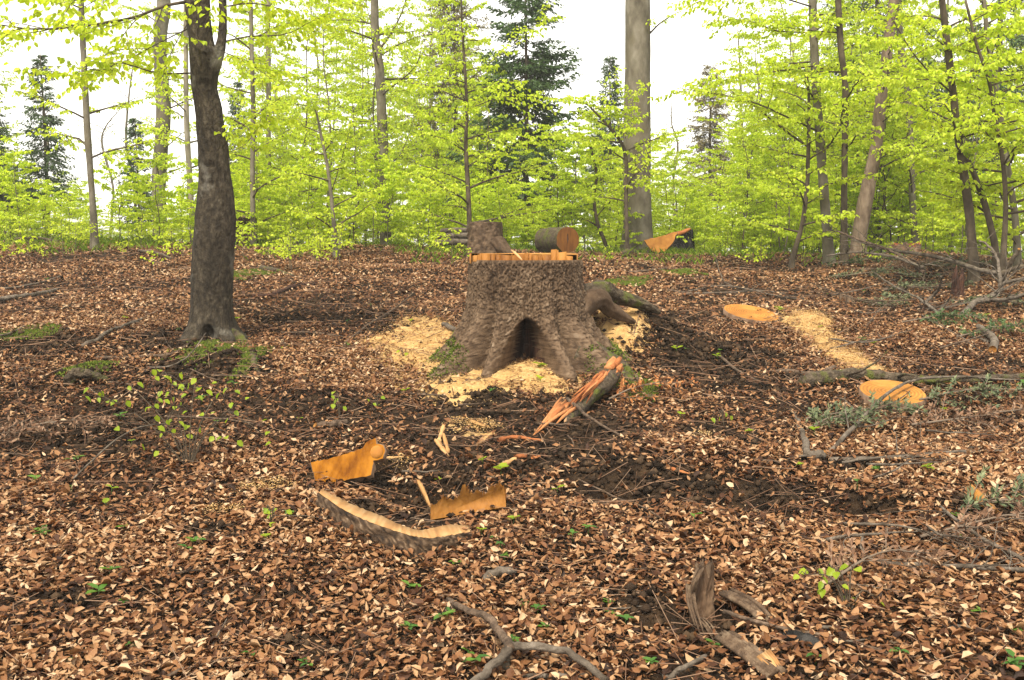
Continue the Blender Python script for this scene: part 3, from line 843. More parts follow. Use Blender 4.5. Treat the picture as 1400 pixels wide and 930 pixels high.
# the leaves that show largest are leaves of their own, the rest one mass
order = np.argsort([p[1] + 50 * (abs(p[0] / p[1] + .0) > .52 or (p[2] - EYE) / p[1] > .26) for p in lsA['p']])
protos = []
for q in range(5):
    lm = MB(); leaves(lm, np.zeros((1, 3)), np.array([[1., 0, 0]]), np.array([[0, 0, 1.]]), 1.0, .62 + .05 * q, .2, -.12 + .06 * q, 8, np.array([.2 + .15 * q]))
    Vq, Fq, Aq = lm.data(); me = mesh_np('leaf', Vq, Fq, {'rnd': Aq}); me.materials.append(M['fresh_leaf']); protos.append(me)
from mathutils import Matrix
def leaf_object(parent, p, t, n, L, protos=protos):
    o = bpy.data.objects.new('leaf', random.choice(protos)); col.objects.link(o); o.parent = parent
    t = norm(t); s = norm(np.cross(n, t)); nn = np.cross(t, s); b = np.asarray(p) - BASE[parent.name]
    o.matrix_local = Matrix([[t[k] * L, s[k] * L, nn[k] * L, b[k]] for k in range(3)] + [[0, 0, 0, 1]])
    return o
for q in order[:300]:
    leaf_object(LIMB[q], lsA['p'][q], np.array(lsA['t'][q]), np.array(lsA['n'][q]), lsA['L'][q])
rest = {k: [lsA[k][q] for q in order[300:]] for k in lsA}
mb = MB(); put_leaves(mb, rest); build('crown', mb, 'fresh_leaf', beech, kind='stuff')

# ------------------------------------------------------------------ other trees whose trunks one can pick out
def traced_tree(name, label, trace, y, bark, nbr=0, f0=.15, f1=1, blen=1.4, L=.068, step=.062, nsub=9, limbs=(), cat='tree', elev=(.1, .7), group=None, sides=10, az=None, leafp=1.0, rough=.12, sub2=True):
    pts = [np.append(P(u, v, y), mpx(w / 2, y)) for u, v, w in trace]
    b = pts[0].copy(); g = float(ground(b[0], y)) - .15
    if b[2] > g + .1:
        pts = [np.array([b[0] + (b[0] - pts[1][0]) * .15, y, g, b[3] * 1.15])] + pts
    else:
        pts[0][2] = g
    c = smooth_path(pts, max(24, len(pts) * 5))
    rr = np.maximum(c[:, 3], .004)
    hb = c[:, 2] - (g + .15); rr = rr * (1 + .35 * np.exp(-np.maximum(hb, 0) / .22))
    tm = MB(); addt(tm, c[:, :3], rr, n=sides, rough=rough, seed=int(trace[0][0]))
    tw, ls = MB(), leafset()
    if nbr: whorl(tw, ls, c[:, :3], rr, nbr, f0, f1, blen, L, step, nsub, leafp, elev, az=az, sub2=sub2)
    lms = [leafy(pts_, y, y1, r, L, step, int(ns * 1.3), ls, tw, sub_len=.36, sub2=True) for pts_, y1, r, ns in limbs]
    return finish_tree(name, label, (c[0, 0], y, g + .15), tm, tw, ls, bark, cat, group, limbs=lms)

traced_tree('beech_tree', 'tall thick smooth grey beech trunk beside the hollow black stump', [(872, 350, 44), (872, 300, 38), (871, 200, 37), (872, 100, 34), (872, 0, 33), (872, -150, 30), (872, -420, 25)], 19.6, 'grey_bark', sides=40, rough=.08,
    limbs=[([(889, 45), (905, 30), (930, 15)], 19, .02, 3)])
traced_tree('slim_tree', 'slim grey trunk standing behind the log stack, forking high up', [(527, 335, 14), (526, 260, 14), (523, 180, 13.5), (519, 100, 12.5), (514, 60, 11.5), (512, 0, 10.5), (511, -150, 9), (510, -300, 7)], 22, 'grey_bark', 14, .42, .95, 2.0, nsub=7, sides=14,
    limbs=[([(517, 70), (535, 45), (552, 10), (560, -30)], 22, .03, 8), ([(525, 167), (490, 166), (455, 166)], 21, .012, 6), ([(528, 230), (548, 210), (560, 180), (580, 120)], 21.5, .012, 8)])
traced_tree('slim_tree', 'thin bare-stemmed tree with a dark mossy foot at the crest', [(129, 328, 10), (128, 300, 9), (124, 240, 8), (120, 190, 9), (116, 110, 8), (112, 30, 7.5), (110, -60, 7), (108, -260, 6)], 17.2, 'grey_bark', 10, .4, .9, 1.6, nsub=7,
    limbs=[([(122, 118), (130, 105), (140, 92), (160, 84)], 16.8, .012, 5)])
traced_tree('tall_tree', 'broad straight pale trunk farther back behind the dark crooked beech', [(219, 330, 20), (217, 240, 18), (223, 150, 18.5), (219, 60, 17), (224, 0, 16), (223, -100, 15), (220, -300, 12)], 29, 'grey_bark', 26, .2, .85, 2.2, L=.07, sides=18, rough=.3)
traced_tree('slim_tree', 'very thin pale stem close behind the dark crooked beech', [(264, 320, 8), (259, 240, 7.5), (255, 160, 7), (254, 60, 6), (254, -60, 5.5), (253, -250, 4)], 22, 'pale_bark', 14, .35, .9, 1.6)
traced_tree('slim_tree', 'thin stem rising past the low reddish stump', [(347, 340, 8), (345, 250, 6.5), (346, 160, 6), (344, 60, 5.5), (342, -40, 5), (340, -200, 4)], 18.5, 'grey_bark', 24, .12, .95, 1.7, nsub=8)
traced_tree('slim_tree', 'pair-like pale thin stem among leaves behind the crooked beech', [(366, 335, 8), (367, 200, 7), (367, 90, 6.5), (366, 0, 6), (365, -200, 5)], 25, 'pale_bark', 18, .15, .95, 1.8)
traced_tree('young_beech', 'young beech with a dark wavy stem behind the far bark-covered stump', [(642, 318, 7), (640, 260, 6.5), (637, 200, 5.5), (638, 150, 4.5), (636, 100, 4), (632, 40, 3), (630, -20, 2.4)], 18.6, 'dark_bark', 26, .1, .98, 1.8, nsub=8,
    limbs=[([(639, 208), (615, 190), (590, 178), (575, 170)], 18.0, .008, 9), ([(638, 180), (618, 160), (600, 145)], 18.2, .007, 8), ([(637, 140), (622, 105), (610, 75), (600, 60)], 18.4, .009, 9),
           ([(638, 150), (680, 135), (730, 130), (780, 140)], 17.6, .008, 11), ([(639, 190), (690, 190), (750, 185), (800, 190)], 17.4, .008, 11), ([(640, 110), (690, 70), (730, 35), (760, 20)], 18, .008, 10)])
traced_tree('young_beech', 'bent young beech stem in front of the thick grey trunk', [(858, 345, 6), (856, 280, 5.5), (855, 210, 5), (838, 180, 4), (815, 155, 3), (800, 140, 2.2)], 18.4, 'dark_bark', 14, .3, .98, 1.3, nsub=8,
    limbs=[([(856, 225), (880, 205), (910, 200)], 17.8, .006, 7), ([(855, 190), (860, 160), (868, 130), (880, 110)], 17.9, .006, 9), ([(855, 260), (875, 250), (900, 262)], 17.8, .006, 7), ([(855, 215), (845, 170), (830, 130), (850, 100)], 17.9, .006, 8)])
traced_tree('young_beech', 'crooked twin-stemmed sapling between the log and the thick grey trunk', [(828, 335, 5), (817, 305, 5), (812, 270, 4.5), (816, 240, 4), (810, 210, 3.5), (803, 185, 2.5)], 20.5, 'dark_bark', 14, .3, .98, 1.2,
    limbs=[([(813, 275), (822, 262), (820, 235), (812, 205)], 20.3, .012, 6)])
traced_tree('slim_tree', 'straight grey-green stem with long level limbs behind the fallen birch branches', [(1133, 350, 15), (1128, 280, 13), (1122, 200, 12.5), (1116, 120, 11.5), (1112, 40, 11), (1110, -60, 10), (1108, -260, 8)], 16.4, 'grey_bark', 10, .35, .9, 1.6, sides=14,
    limbs=[([(1119, 180), (1080, 162), (1030, 140), (975, 128), (925, 120)], 14.5, .018, 16), ([(1115, 90), (1060, 98), (1010, 105), (950, 108)], 15, .014, 14), ([(1114, 45), (1060, 42), (1030, 30), (960, 28)], 15, .014, 14),
           ([(1116, 42), (1130, 30), (1142, 15), (1150, -10)], 16, .014, 6), ([(1112, 10), (1060, -5), (1000, -15), (940, 10)], 14.8, .014, 14), ([(1120, 150), (1150, 140), (1200, 120)], 15.5, .01, 9)])
traced_tree('slim_tree', 'straight dark slim stem beside the leaning broken trunk', [(1154, 345, 10), (1154, 280, 8.5), (1155, 200, 8.5), (1156, 120, 8.5), (1150, 70, 8.5), (1146, 0, 8), (1144, -100, 7), (1142, -260, 6)], 16, 'dark_bark', 12, .35, .9, 1.6, sides=12,
    limbs=[([(1150, 45), (1110, 42), (1080, 38), (1030, 30)], 15.6, .012, 10), ([(1156, 140), (1120, 148), (1090, 155)], 15.4, .008, 7), ([(1150, 60), (1190, 55), (1250, 60)], 15, .01, 10)])
traced_tree('leaning_tree', 'thick reddish trunk leaning over with torn bark at its foot', [(1174, 330, 19), (1180, 290, 20), (1190, 240, 18), (1198, 200, 16), (1204, 140, 15), (1213, 70, 14), (1222, 0, 13), (1240, -150, 13)], 19.5, 'lean_bark', 16, .35, .95, 1.8, sides=18)
traced_tree('slim_tree', 'slim grey stem with a mossy bark behind the low right stump', [(1253, 348, 10), (1249, 300, 9), (1246, 230, 9), (1243, 160, 9), (1238, 120, 10), (1230, 40, 8), (1225, -80, 7)], 20, 'grey_bark', 20, .2, .95, 1.7, nsub=8)
traced_tree('slim_tree', 'long slanting dark-grey stem with rising forks over the brush heap', [(1331, 365, 13), (1326, 300, 11.5), (1318, 240, 11), (1309, 180, 10), (1301, 110, 9.5), (1294, 50, 9), (1288, 0, 8.5), (1280, -80, 8), (1262, -240, 6)], 13.6, 'dark_bark', 12, .3, .9, 1.5, sides=14,
    limbs=[([(1305, 130), (1280, 108), (1250, 75), (1222, 30), (1205, 0)], 13, .014, 12), ([(1312, 190), (1285, 170), (1255, 140), (1235, 120)], 13, .012, 12), ([(1290, 70), (1330, 55), (1370, 40), (1420, 25)], 12.8, .014, 12),
           ([(1296, 110), (1240, 108), (1180, 108)], 12.8, .01, 12), ([(1303, 120), (1340, 90), (1380, 80), (1420, 85)], 12.9, .012, 12), ([(1310, 185), (1350, 180), (1400, 190)], 13, .01, 11), ([(1318, 240), (1280, 225), (1240, 210)], 13.2, .008, 11)])
traced_tree('slim_tree', 'dark thin slanting stem crossing behind the brush heap', [(1362, 350, 9), (1352, 300, 8.5), (1340, 260, 8), (1326, 225, 7), (1312, 195, 5)], 13.8, 'dark_bark', 6, .4, .95, 1.0, cat='tree')
traced_tree('slim_tree', 'thin dark curved stem with fine bark beside the brush heap', [(1372, 345, 8), (1375, 280, 6.5), (1371, 220, 6), (1360, 160, 5), (1352, 110, 5), (1335, 60, 4), (1320, 0, 3)], 13.2, 'dark_bark', 22, .25, .95, 1.4, nsub=8)
traced_tree('slim_tree', 'pale smooth kinked stem at the brush heap', [(1392, 370, 10), (1388, 300, 9), (1381, 250, 8), (1372, 190, 7.5), (1362, 120, 7), (1350, 50, 6), (1340, -60, 5)], 14.6, 'grey_bark', 22, .2, .95, 1.5, nsub=8)
traced_tree('young_beech', 'thin crooked dark sapling left of the fallen birch branches', [(1084, 352, 7), (1096, 310, 6), (1103, 260, 6), (1105, 210, 5.5), (1106, 140, 4), (1103, 100, 3)], 16, 'dark_bark', 16, .25, .95, 1.3, nsub=8)
traced_tree('slim_tree', 'thin branching stem standing alone in the low green thicket', [(458, 335, 7), (455, 290, 5.5), (448, 230, 4.5), (438, 180, 3.5), (432, 150, 2.5)], 17, 'grey_bark', 14, .25, .98, 1.2, nsub=7,
    limbs=[([(454, 260), (465, 225), (475, 190), (480, 165)], 16.8, .01, 7)])

# ------------------------------------------------------------------ saplings of the thicket beyond the crest
def proto_tree(seed, h, blen, nbr, L, step, nsub, r0, lean=.1, f0=.12, elev=(.15, .9), sub2=True):
    random.seed(seed)
    pts = [[0, 0, -.1]]; x = y = 0
    for k in range(6):
        x += random.gauss(0, lean * h / 6); y += random.gauss(0, lean * h / 6)
        pts.append([x, y, h * (k + 1) / 6])
    c = smooth_path(pts, 20); rr = np.linspace(r0, .003, 20)
    tm, tw, ls = MB(), MB(), leafset()
    addt(tm, c, rr, n=6)
    whorl(tw, ls, c, rr, nbr, f0, 1.0, blen, L, step, nsub, 1.0, elev, sub2=sub2, sides=3)
    lm = MB(); put_leaves(lm, ls, 6)
    out = []
    for nm, b, mt in (('trunk', tm, 'dark_bark' if seed % 2 else 'grey_bark'), ('twigs', tw, 'dark_bark'), ('crown', lm, 'fresh_leaf')):
        V, F, A = b.data(); me = mesh_np(nm, V, F, {'rnd': A}, nm == 'trunk'); me.materials.append(M[mt]); out.append((nm, me))
    return out
PR = [proto_tree(100 + k, 4.0, 1.2, 27, .062, .046, 7, .022, elev=(.1, 1.0)) for k in range(6)]
PS = [proto_tree(200 + k, 1.6, .7, 18, .058, .036, 6, .009, elev=(.1, 1.0), sub2=True) for k in range(4)]
PT = [proto_tree(300 + k, .55, .34, 6, .05, .045, 3, .004, f0=.3, elev=(.2, .9), sub2=False) for k in range(4)]

def place(name, proto, label, cat, group, x, y, s, rz, sz=None, dz=0.0):
    t = thing(name, label, cat, (x, y, float(ground(x, y)) + dz), group)
    t.rotation_euler = (0, 0, rz); t.scale = (s, s, sz or s)
    for nm, me in proto:
        o = bpy.data.objects.new(nm, me); col.objects.link(o); o.parent = t
        if nm == 'twigs': o['kind'] = 'stuff'
    return t
rs = random.Random(5)
MARKS = [(-60, 'left of the bluish firs'), (70, 'near the bluish green fir'), (128, 'behind the thin stem with the mossy foot'), (220, 'by the broad straight pale trunk'), (290, 'behind the dark crooked beech'),
         (346, 'by the thin stem at the reddish stump'), (450, 'by the thin branching stem'), (524, 'by the slim grey trunk that forks'), (640, 'behind the far bark-covered stump'), (720, 'below the dark green fir'),
         (800, 'behind the short sawn log'), (872, 'around the thick grey beech trunk'), (925, 'behind the hollow black stump'), (970, 'below the brown ragged conifer'), (1060, 'below the small pointed fir'),
         (1130, 'around the grey-green stem with level limbs'), (1190, 'behind the leaning reddish trunk'), (1250, 'behind the low broad brown stump'), (1330, 'behind the slanting stem at the brush heap'), (1395, 'by the pale kinked stem'), (1480, 'right beyond the brush heap')]
def mark(u): return min(MARKS, key=lambda m_: abs(m_[0] - u))[1]
SPOTS = [(290, 470, 'below the crooked beech'), (130, 440, 'on the left slope by the bleached stick'), (60, 560, 'by the dark rotten log on the left'), (240, 580, 'around the low lime sapling'), (470, 640, 'by the orange plate'), (560, 740, 'before the bowed bark slab'),
         (640, 690, 'by the comb of splinters'), (715, 500, 'at the big stump'), (560, 470, 'left of the big stump'), (900, 480, 'right of the big stump'), (800, 580, 'by the torn log'), (1027, 431, 'by the farther round slice'), (1220, 543, 'by the nearer round slice'),
         (1130, 470, 'along the sawdust streak'), (1330, 420, 'at the brush heap'), (965, 830, 'around the hacked stump'), (700, 890, 'around the forked grey branch'), (1130, 790, 'by the lime seedling'), (1340, 710, 'by the yellowish rotten chunk'),
         (1190, 690, 'at the deep hole'), (870, 660, 'on the churned soil bank'), (150, 820, 'in the open leaves left of the forked branch'), (400, 850, 'in the leaves between the slab and the forked branch'), (1300, 850, 'in the leaves right of the charred chunk'), (1250, 620, 'along the straight grey branch'), (400, 400, 'right of the crooked beech'), (80, 700, 'in the leaves left of the sawdust spots')]
def near_spot(u, v): return min(SPOTS, key=lambda m_: (m_[0] - u) ** 2 + (1.6 * (m_[1] - v)) ** 2)[2]
TV = np.array([(-300, 150), (0, 200), (100, 235), (150, 282), (200, 282), (260, 262), (330, 190), (400, 130), (470, 85), (560, 55), (640, 60), (700, 150), (800, 150), (860, 175), (930, 185),
               (1000, 165), (1060, 110), (1120, 60), (1200, 25), (1400, -30), (1700, -40.)])
for k in range(290):
    y = 20.3 + 30 * rs.random() ** 1.15
    u = rs.uniform(-230, 1630) if k > 30 else rs.uniform(950, 1500)
    tv = float(np.interp(u, TV[:, 0], TV[:, 1]))
    tv = tv + (318 - tv) * rs.random() ** 1.5 * .92
    x = (u - 700) / FPX * y
    zt = EYE + (345 - tv) / FPX * y; h = max(.7, zt - float(ground(x, y)))
    s = h / 4.0
    place('beech_sapling', PR[k % 6], ('tall ' if h > 4.2 else 'small ' if h < 2.4 else '') + ('beech sapling deep in the thicket ' if y > 32 else 'lime-leaved beech sapling ') + mark(u), 'sapling', 'saplings of the thicket beyond the crest',
          x, y, max(.62, min(1.25, s ** .6)), rs.random() * 6.28, s)
for k in range(130):
    y = rs.uniform(18.6, 25); u = rs.uniform(-150, 1500)
    if y < 20.5 and (600 < u < 800 or 850 < u < 970): y += 3
    s = rs.uniform(.55, 1.15)
    place('beech_shrub', PS[k % 4], 'low bushy lime-leaved beech shrub on the crest ' + mark(u), 'shrub', 'low shrubs along the crest', (u - 700) / FPX * y, y, s, rs.random() * 6.28)
for k in range(75):
    u = rs.choice([rs.uniform(-60, 480), rs.uniform(-60, 260), rs.uniform(560, 1050), rs.uniform(320, 480)]); y = rs.uniform(14.0, 18.6)
    if 860 < u < 965 or 640 < u < 800: u += 320 if u > 700 else -320
    x = (u - 700) / FPX * y
    place('beech_seedling', PT[k % 4], 'knee-high beech seedling on the upper slope ' + mark(u).replace('behind', 'near').replace('beyond', 'near'), 'seedling', 'seedlings at the top of the slope', x, y, rs.uniform(.55, 1.2), rs.random() * 6.28)

PU = [proto_tree(400 + k, 7.0, 1.7, 34, .064, .075, 9, .035, elev=(.1, .8), f0=.2) for k in range(3)]
for k in range(42):
    y = rs.uniform(21.5, 36); u = rs.choice([rs.uniform(-80, 60) if k % 3 == 0 else rs.uniform(400, 640), rs.uniform(320, 650), rs.uniform(1000, 1470), rs.uniform(1030, 1300)])
    tv = rs.uniform(-90, 70); x = (u - 700) / FPX * y
    h = EYE + (345 - tv) / FPX * y - float(ground(x, y)); s_ = h / 7.0
    place('young_beech', PU[k % 3], 'high thin young beech with sparse leaves ' + mark(u), 'tree', 'high young beeches in the thicket', x, y, max(.7, min(1.1, s_)), rs.random() * 6.28, s_)
# the wood far behind, one mass of leaves between saplings too far to tell apart
mb = MB()
n = 120000
y = rng.uniform(44, 75, n); u = rng.uniform(-250, 1650, n)
tvv = np.interp(u, TV[:, 0], TV[:, 1]) + 22 + 60 * fbm(u * .012, y * .3, oct=3, seed=61)
f = rng.random(n) ** .8
v = 345 + (tvv - 345) * f
x = (u - 700) / FPX * y; z = EYE + (345 - v) / FPX * y - 1.0
z = np.maximum(z, ground(x, y) + .2)
d = fbm(x * .5, y * .5, z * .7, 3, 66) > -.12
pos = np.stack([x, y, z], 1)[d]; n = len(pos)
leaves(mb, pos, rng.normal(0, 1, (n, 3)) * [1, 1, .5], np.stack([rng.normal(0, .5, n), rng.normal(0, .5, n), np.ones(n)], 1), .12 * rng.uniform(.6, 1.3, n), .08, .2, 0, 4)
build('distant_wood', mb, 'fresh_leaf', kind='stuff', label='far green wood behind the thicket', cat='wood')

# ------------------------------------------------------------------ conifers
def conifer(name, label, u, vtop, hw_px, y, needles, seed, cbase=300, dens=1.0, thin=1.0, power=.85, group=None, bark='dark_bark', gap=.0):
    random.seed(seed)
    x = (u - 700) / FPX * y; g = float(ground(x, y))
    top = EYE + (345 - vtop) / FPX * y; cb = EYE + (345 - cbase) / FPX * y
    t = thing(name, label, 'conifer', (x, y, g), group)
    tm = MB(); hgt = top - g; r0 = max(.05, hgt * .013)
    addt(tm, smooth_path([[x, y, g - .2, r0], [x + .05, y, g + hgt * .5, r0 * .62], [x, y, top, .012]], 16)[:, :3], np.linspace(r0, .012, 16), n=10)
    build('trunk', tm, bark, t, smooth=True)
    bm_, nm = MB(), MB()
    W = hw_px / FPX * y; z = cb
    Pn, Tn, Nn = [], [], []
    while z < top - .05:
        f = (top - z) / (top - cb)
        rad = W * f ** power
        for q in range(random.randint(5, 8)):
            if random.random() < gap: continue
            a = random.random() * 6.28; L = rad * random.uniform(.4, 1.25) + .08
            d = np.array([math.cos(a), math.sin(a), random.uniform(-.25, .12) + .35 * (1 - f)])
            sag = random.uniform(.05, .4); m = 7; p = np.array([np.array([x, y, z]) + d * L * k / (m - 1) + [0, 0, -sag * L * math.sin(k / (m - 1) * 2.4)] for k in range(m)])
            addt(bm_, p, np.linspace(.012 * max(.4, L), .003, m), n=3, caps=False)
            ns = max(4, int(L / .085 * dens))
            for k in range(ns):
                ff = .18 + .82 * (k + random.random()) / ns
                i = min(m - 2, int(ff * (m - 1))); b0 = p[i] + (p[i + 1] - p[i]) * (ff * (m - 1) - i)
                for sd in (-1, 1):
                    lat = np.array([-d[1], d[0], 0]) * sd
                    tdir = d * .8 + lat * random.uniform(.5, 1) + [0, 0, random.gauss(-.4, .25)]
                    tdir = tdir / np.linalg.norm(tdir)
                    sl = (.12 + .32 * L * (1 - ff * .7)) * random.uniform(.6, 1.1)
                    nn = max(2, int(sl / .05))
                    for j in range(nn):
                        Pn.append(b0 + tdir * sl * j / nn + np.array([random.gauss(0, .012), random.gauss(0, .012), random.gauss(0, .012)]))
                        Tn.append(tdir + np.array([random.gauss(0, .35), random.gauss(0, .35), random.gauss(-.1, .3)])); Nn.append([random.gauss(0, .6), random.gauss(0, .6), 1])
        z += .17 * random.uniform(.6, 1.4) * max(.6, W / 1.6)
    n = len(Pn)
    leaves(nm, np.array(Pn), np.array(Tn), np.array(Nn), .12 * rng.uniform(.7, 1.3, n), .028 * thin * rng.uniform(.7, 1.3, n), .2, 0, 4)
    build('branches', bm_, bark, t, kind='stuff'); build('crown', nm, needles, t)
    return t
conifer('fir_tree', 'dark green fir standing behind the far bark-covered stump', 717, -40, 92, 27, 'fir_needle', 1, cbase=280, thin=1.9, power=.5, gap=.15, dens=1.3)
conifer('fir_tree', 'brown half-dead conifer beside the dark green fir', 622, -60, 70, 34, 'dead_needle', 2, cbase=230, thin=1.3, power=.5, gap=.25)
conifer('fir_tree', 'bluish green fir behind the thin stem with the mossy foot', 68, 78, 40, 30, 'fir_needle', 3, cbase=270, thin=1.5, gap=.15)
conifer('fir_tree', 'dark fir partly hidden by leaves beyond the fallen stick', -8, 80, 42, 28, 'fir_needle', 4, cbase=270, thin=1.6, gap=.1)
conifer('fir_tree', 'low dark fir at the foot of the broad pale trunk', 192, 165, 30, 33, 'fir_needle', 5, cbase=300, thin=1.6, gap=.2)
conifer('fir_tree', 'dark fir tip poking above the leaves right of the crooked beech', 331, 118, 28, 38, 'fir_needle', 6, cbase=270, thin=1.6)
conifer('fir_tree', 'greyish green fir just left of the thick grey beech trunk', 831, 82, 34, 38, 'fir_needle', 7, cbase=270, thin=1.6, power=.7)
conifer('fir_tree', 'brown ragged conifer with flat top in the gap right of the thick grey trunk', 966, 95, 34, 42, 'dead_needle', 8, cbase=270, thin=1.4, power=.4, gap=.1)
conifer('fir_tree', 'pointed small fir in the gap beside the brown ragged conifer', 1060, 130, 24, 42, 'fir_needle', 9, cbase=280, thin=1.2, gap=.2)
conifer('fir_tree', 'tall dark fir above the leaning trunk', 1185, -150, 110, 30, 'fir_needle', 10, cbase=230, thin=1.8, power=.5, gap=.4, dens=.7)
conifer('fir_tree', 'tall dark fir above the brush heap', 1350, -220, 110, 32, 'fir_needle', 12, cbase=200, thin=1.8, power=.5, gap=.45, dens=.7)
# far bare stems
for k, (u, w, y, tv) in enumerate([(1012, 7, 45, 40), (1030, 5, 48, 90), (1075, 6, 44, -20), (985, 4, 50, 120), (1200, 8, 40, -60), (1300, 8, 38, -60), (60, 5, 44, 120), (180, 5, 40, 60), (150, 4, 46, 150), (430, 6, 42, 0), (590, 6, 46, 0), (1215, 7, 42, 20), (385, 5, 40, 60), (925, 4, 48, 140)]):
    traced_tree('bare_tree', 'distant thin bare stem ' + mark(u), [(u, 335, w), (u + random.gauss(0, 5), 260, w * .85), (u + random.gauss(0, 8), 200, w * .75), (u + random.gauss(0, 9), (200 + tv) / 2, w * .5), (u + random.gauss(0, 10), tv, w * .2)], y, 'grey_bark', 16, .4, 1, 1.8, L=.07, step=.3, nsub=4, group='distant bare stems', sides=6, leafp=.35, elev=(.5, 1.1), sub2=False)

# grass along the crest
mb = MB()
n = 26000
u = rng.uniform(-200, 1600, n); y = rng.uniform(15.5, 21, n); x = (u - 700) / FPX * y
k = rng.random(n) < np.clip(.35 + 1.6 * fbm(x * .8, y * .8, oct=3, seed=71), 0, 1) * sstep(15.5, 18.5, y) * np.where((u > 520) & (u < 1060), 1, np.where(u < 520, .8, .4))
x, y = x[k], y[k]; n = len(x); yaw = rng.random(n) * 6.283
leaves(mb, np.stack([x, y, ground(x, y)], 1), np.stack([.45 * np.cos(yaw), .45 * np.sin(yaw), np.ones(n)], 1), np.stack([np.cos(yaw), np.sin(yaw), .3 + 0 * yaw], 1),
       rng.uniform(.08, .26, n), rng.uniform(.007, .014, n), .1, .5, 4)
build('grass', mb, 'grass', kind='stuff', label='thin green grass along the crest', cat='grass')

# ------------------------------------------------------------------ stumps and logs at the crest
def lathe_stump(name, label, u, vt, vb, w, y, bark, topmat, flare=.35, seed=0, jag=0.0, ridges=3, tilt=0.0, cat='stump', parent_parts=True):
    x = (u - 700) / FPX * y; zt = P(u, vt, y)[2]; g = float(ground(x, y))
    r0 = mpx(w / 2, y); n, m = 90, 46
    th = np.linspace(0, 6.28318, n, endpoint=False)[None]; z = np.linspace(g - .15, zt, m)[:, None]; t_ = np.clip((z - g) / max(.05, zt - g), 0, 1)
    r = r0 * (1 + .08 * fbm(np.cos(th) * 1.5 + seed, np.sin(th) * 1.5, t_, 2, seed))
    r = r + r0 * flare * (1 - t_) ** 2 * (1 + .7 * np.sin(ridges * th + seed))
    d1, d2, cid = worley(np.broadcast_to(th * r0 * 28, (m, n)), np.broadcast_to(z * 22, (m, n)), seed)
    r = r + min(.012, .1 * r0) * sstep(.02, .25, d2 - d1) + min(.02, .14 * r0) * fbm(np.cos(th) * 4, np.sin(th) * 4, z * 5, 3, seed)
    zj = z + jag * t_ ** 3 * fbm(np.cos(th) * 4 + seed, np.sin(th) * 4, None, 3, seed + 2)
    V = np.stack([x + r * np.cos(th) + tilt * (z - g), y + r * np.sin(th), zj + 0 * th], -1)
    s_ = thing(name, label, cat, (x, y, g))
    build('bark', (V.reshape(-1, 3), [grid_faces(m, n)], np.clip(.25 + .5 * cid, 0, 1).ravel()), bark, s_, smooth=True)
    top = V[-1]; c = top.mean(0)
    build('cut_top', (np.vstack([top, c]), [np.stack([np.arange(n) * 0 + n, np.arange(n), (np.arange(n) + 1) % n], 1)], None), topmat, s_)
    return s_
YS = 17.0
st2 = lathe_stump('old_stump', 'bark-covered stump with a root running right, seen over the big felled stump', 664, 304, 346, 43, YS, 'spruce_bark', 'old_wood', .22, 3)
root([[BASE[st2.name][0] + .2, YS - .15, BASE[st2.name][2] + .3, .13], [BASE[st2.name][0] + .4, YS - .3, BASE[st2.name][2] + .06, .09], [BASE[st2.name][0] + .62, YS - .4, BASE[st2.name][2] - .06, .05]], 'spruce_bark', 8, st2)
lathe_stump('old_stump', 'low reddish brown decayed stump half hidden by the crooked beech', 334, 297, 330, 36, 19, 'rotten_wood', 'red_bark', .3, 4, jag=.12)
lathe_stump('old_stump', 'low broad brown stump under the fallen birch branches', 1234, 334, 352, 40, 18.2, 'red_bark', 'red_wood', .3, 6, jag=.08)

def log(name, label, a, b, r, bark, seed, endmat='cut_wood', n=40, cat='log'):
    a, b = np.asarray(a, float), np.asarray(b, float)
    t = thing(name, label, cat, (a + b) / 2 - [0, 0, r])
    p = smooth_path([a, a * .5 + b * .5 + [0, 0, .01], b], 26)
    V, T, Q, _ = tube(p, r, n=n, rough=.14, seed=seed, caps=False)
    build('bark', (V, [Q], np.full(len(V), .5)), bark, t, smooth=True)
    for e, nm in ((V[:n], 'cut_end'), (V[-n:], 'cut_end')):
        c = e.mean(0)
        build(nm, (np.vstack([e, c]), [np.stack([np.arange(n) * 0 + n, np.arange(n), (np.arange(n) + 1) % n], 1)], None), endmat, t)
    return t
LY = 16.6
lb = P(745, 329, LY + .6); la = P(776, 329, LY - .15)
lg = log('short_log', 'short bark-covered log with its sawn orange end facing right', la, lb, mpx(17, LY), 'mossy_bark', 5)
ld = norm(la - lb); lc = la + ld * .004
ck = np.array([lc + [0, 0, mpx(16, LY)], lc + np.cross(ld, [0, 0, 1]) * .014 + [0, 0, .03], lc + [0, 0, -.05], lc - np.cross(ld, [0, 0, 1]) * .016 + [0, 0, .02]])
build('heart_crack', (np.vstack([ck, ck - ld * .03]), [np.array([[0, 1, 2, 3]]), grid_faces(2, 4)], np.full(8, .3)), 'rotten_wood', lg)
for k, (u0, v0, u1, v1, r_) in enumerate([(600, 324, 641, 322, .055), (596, 332, 642, 331, .06), (604, 316, 640, 315, .045)]):
    log('stacked_log', ['middle', 'bottom', 'top'][k] + ' grey log of the small stack beside the far bark-covered stump', P(u0, v0, 18.1), P(u1, v1, 17.7), r_, 'branch_grey', 11 + k, 'old_wood', n=14)['group'] = 'small stack of thin logs'

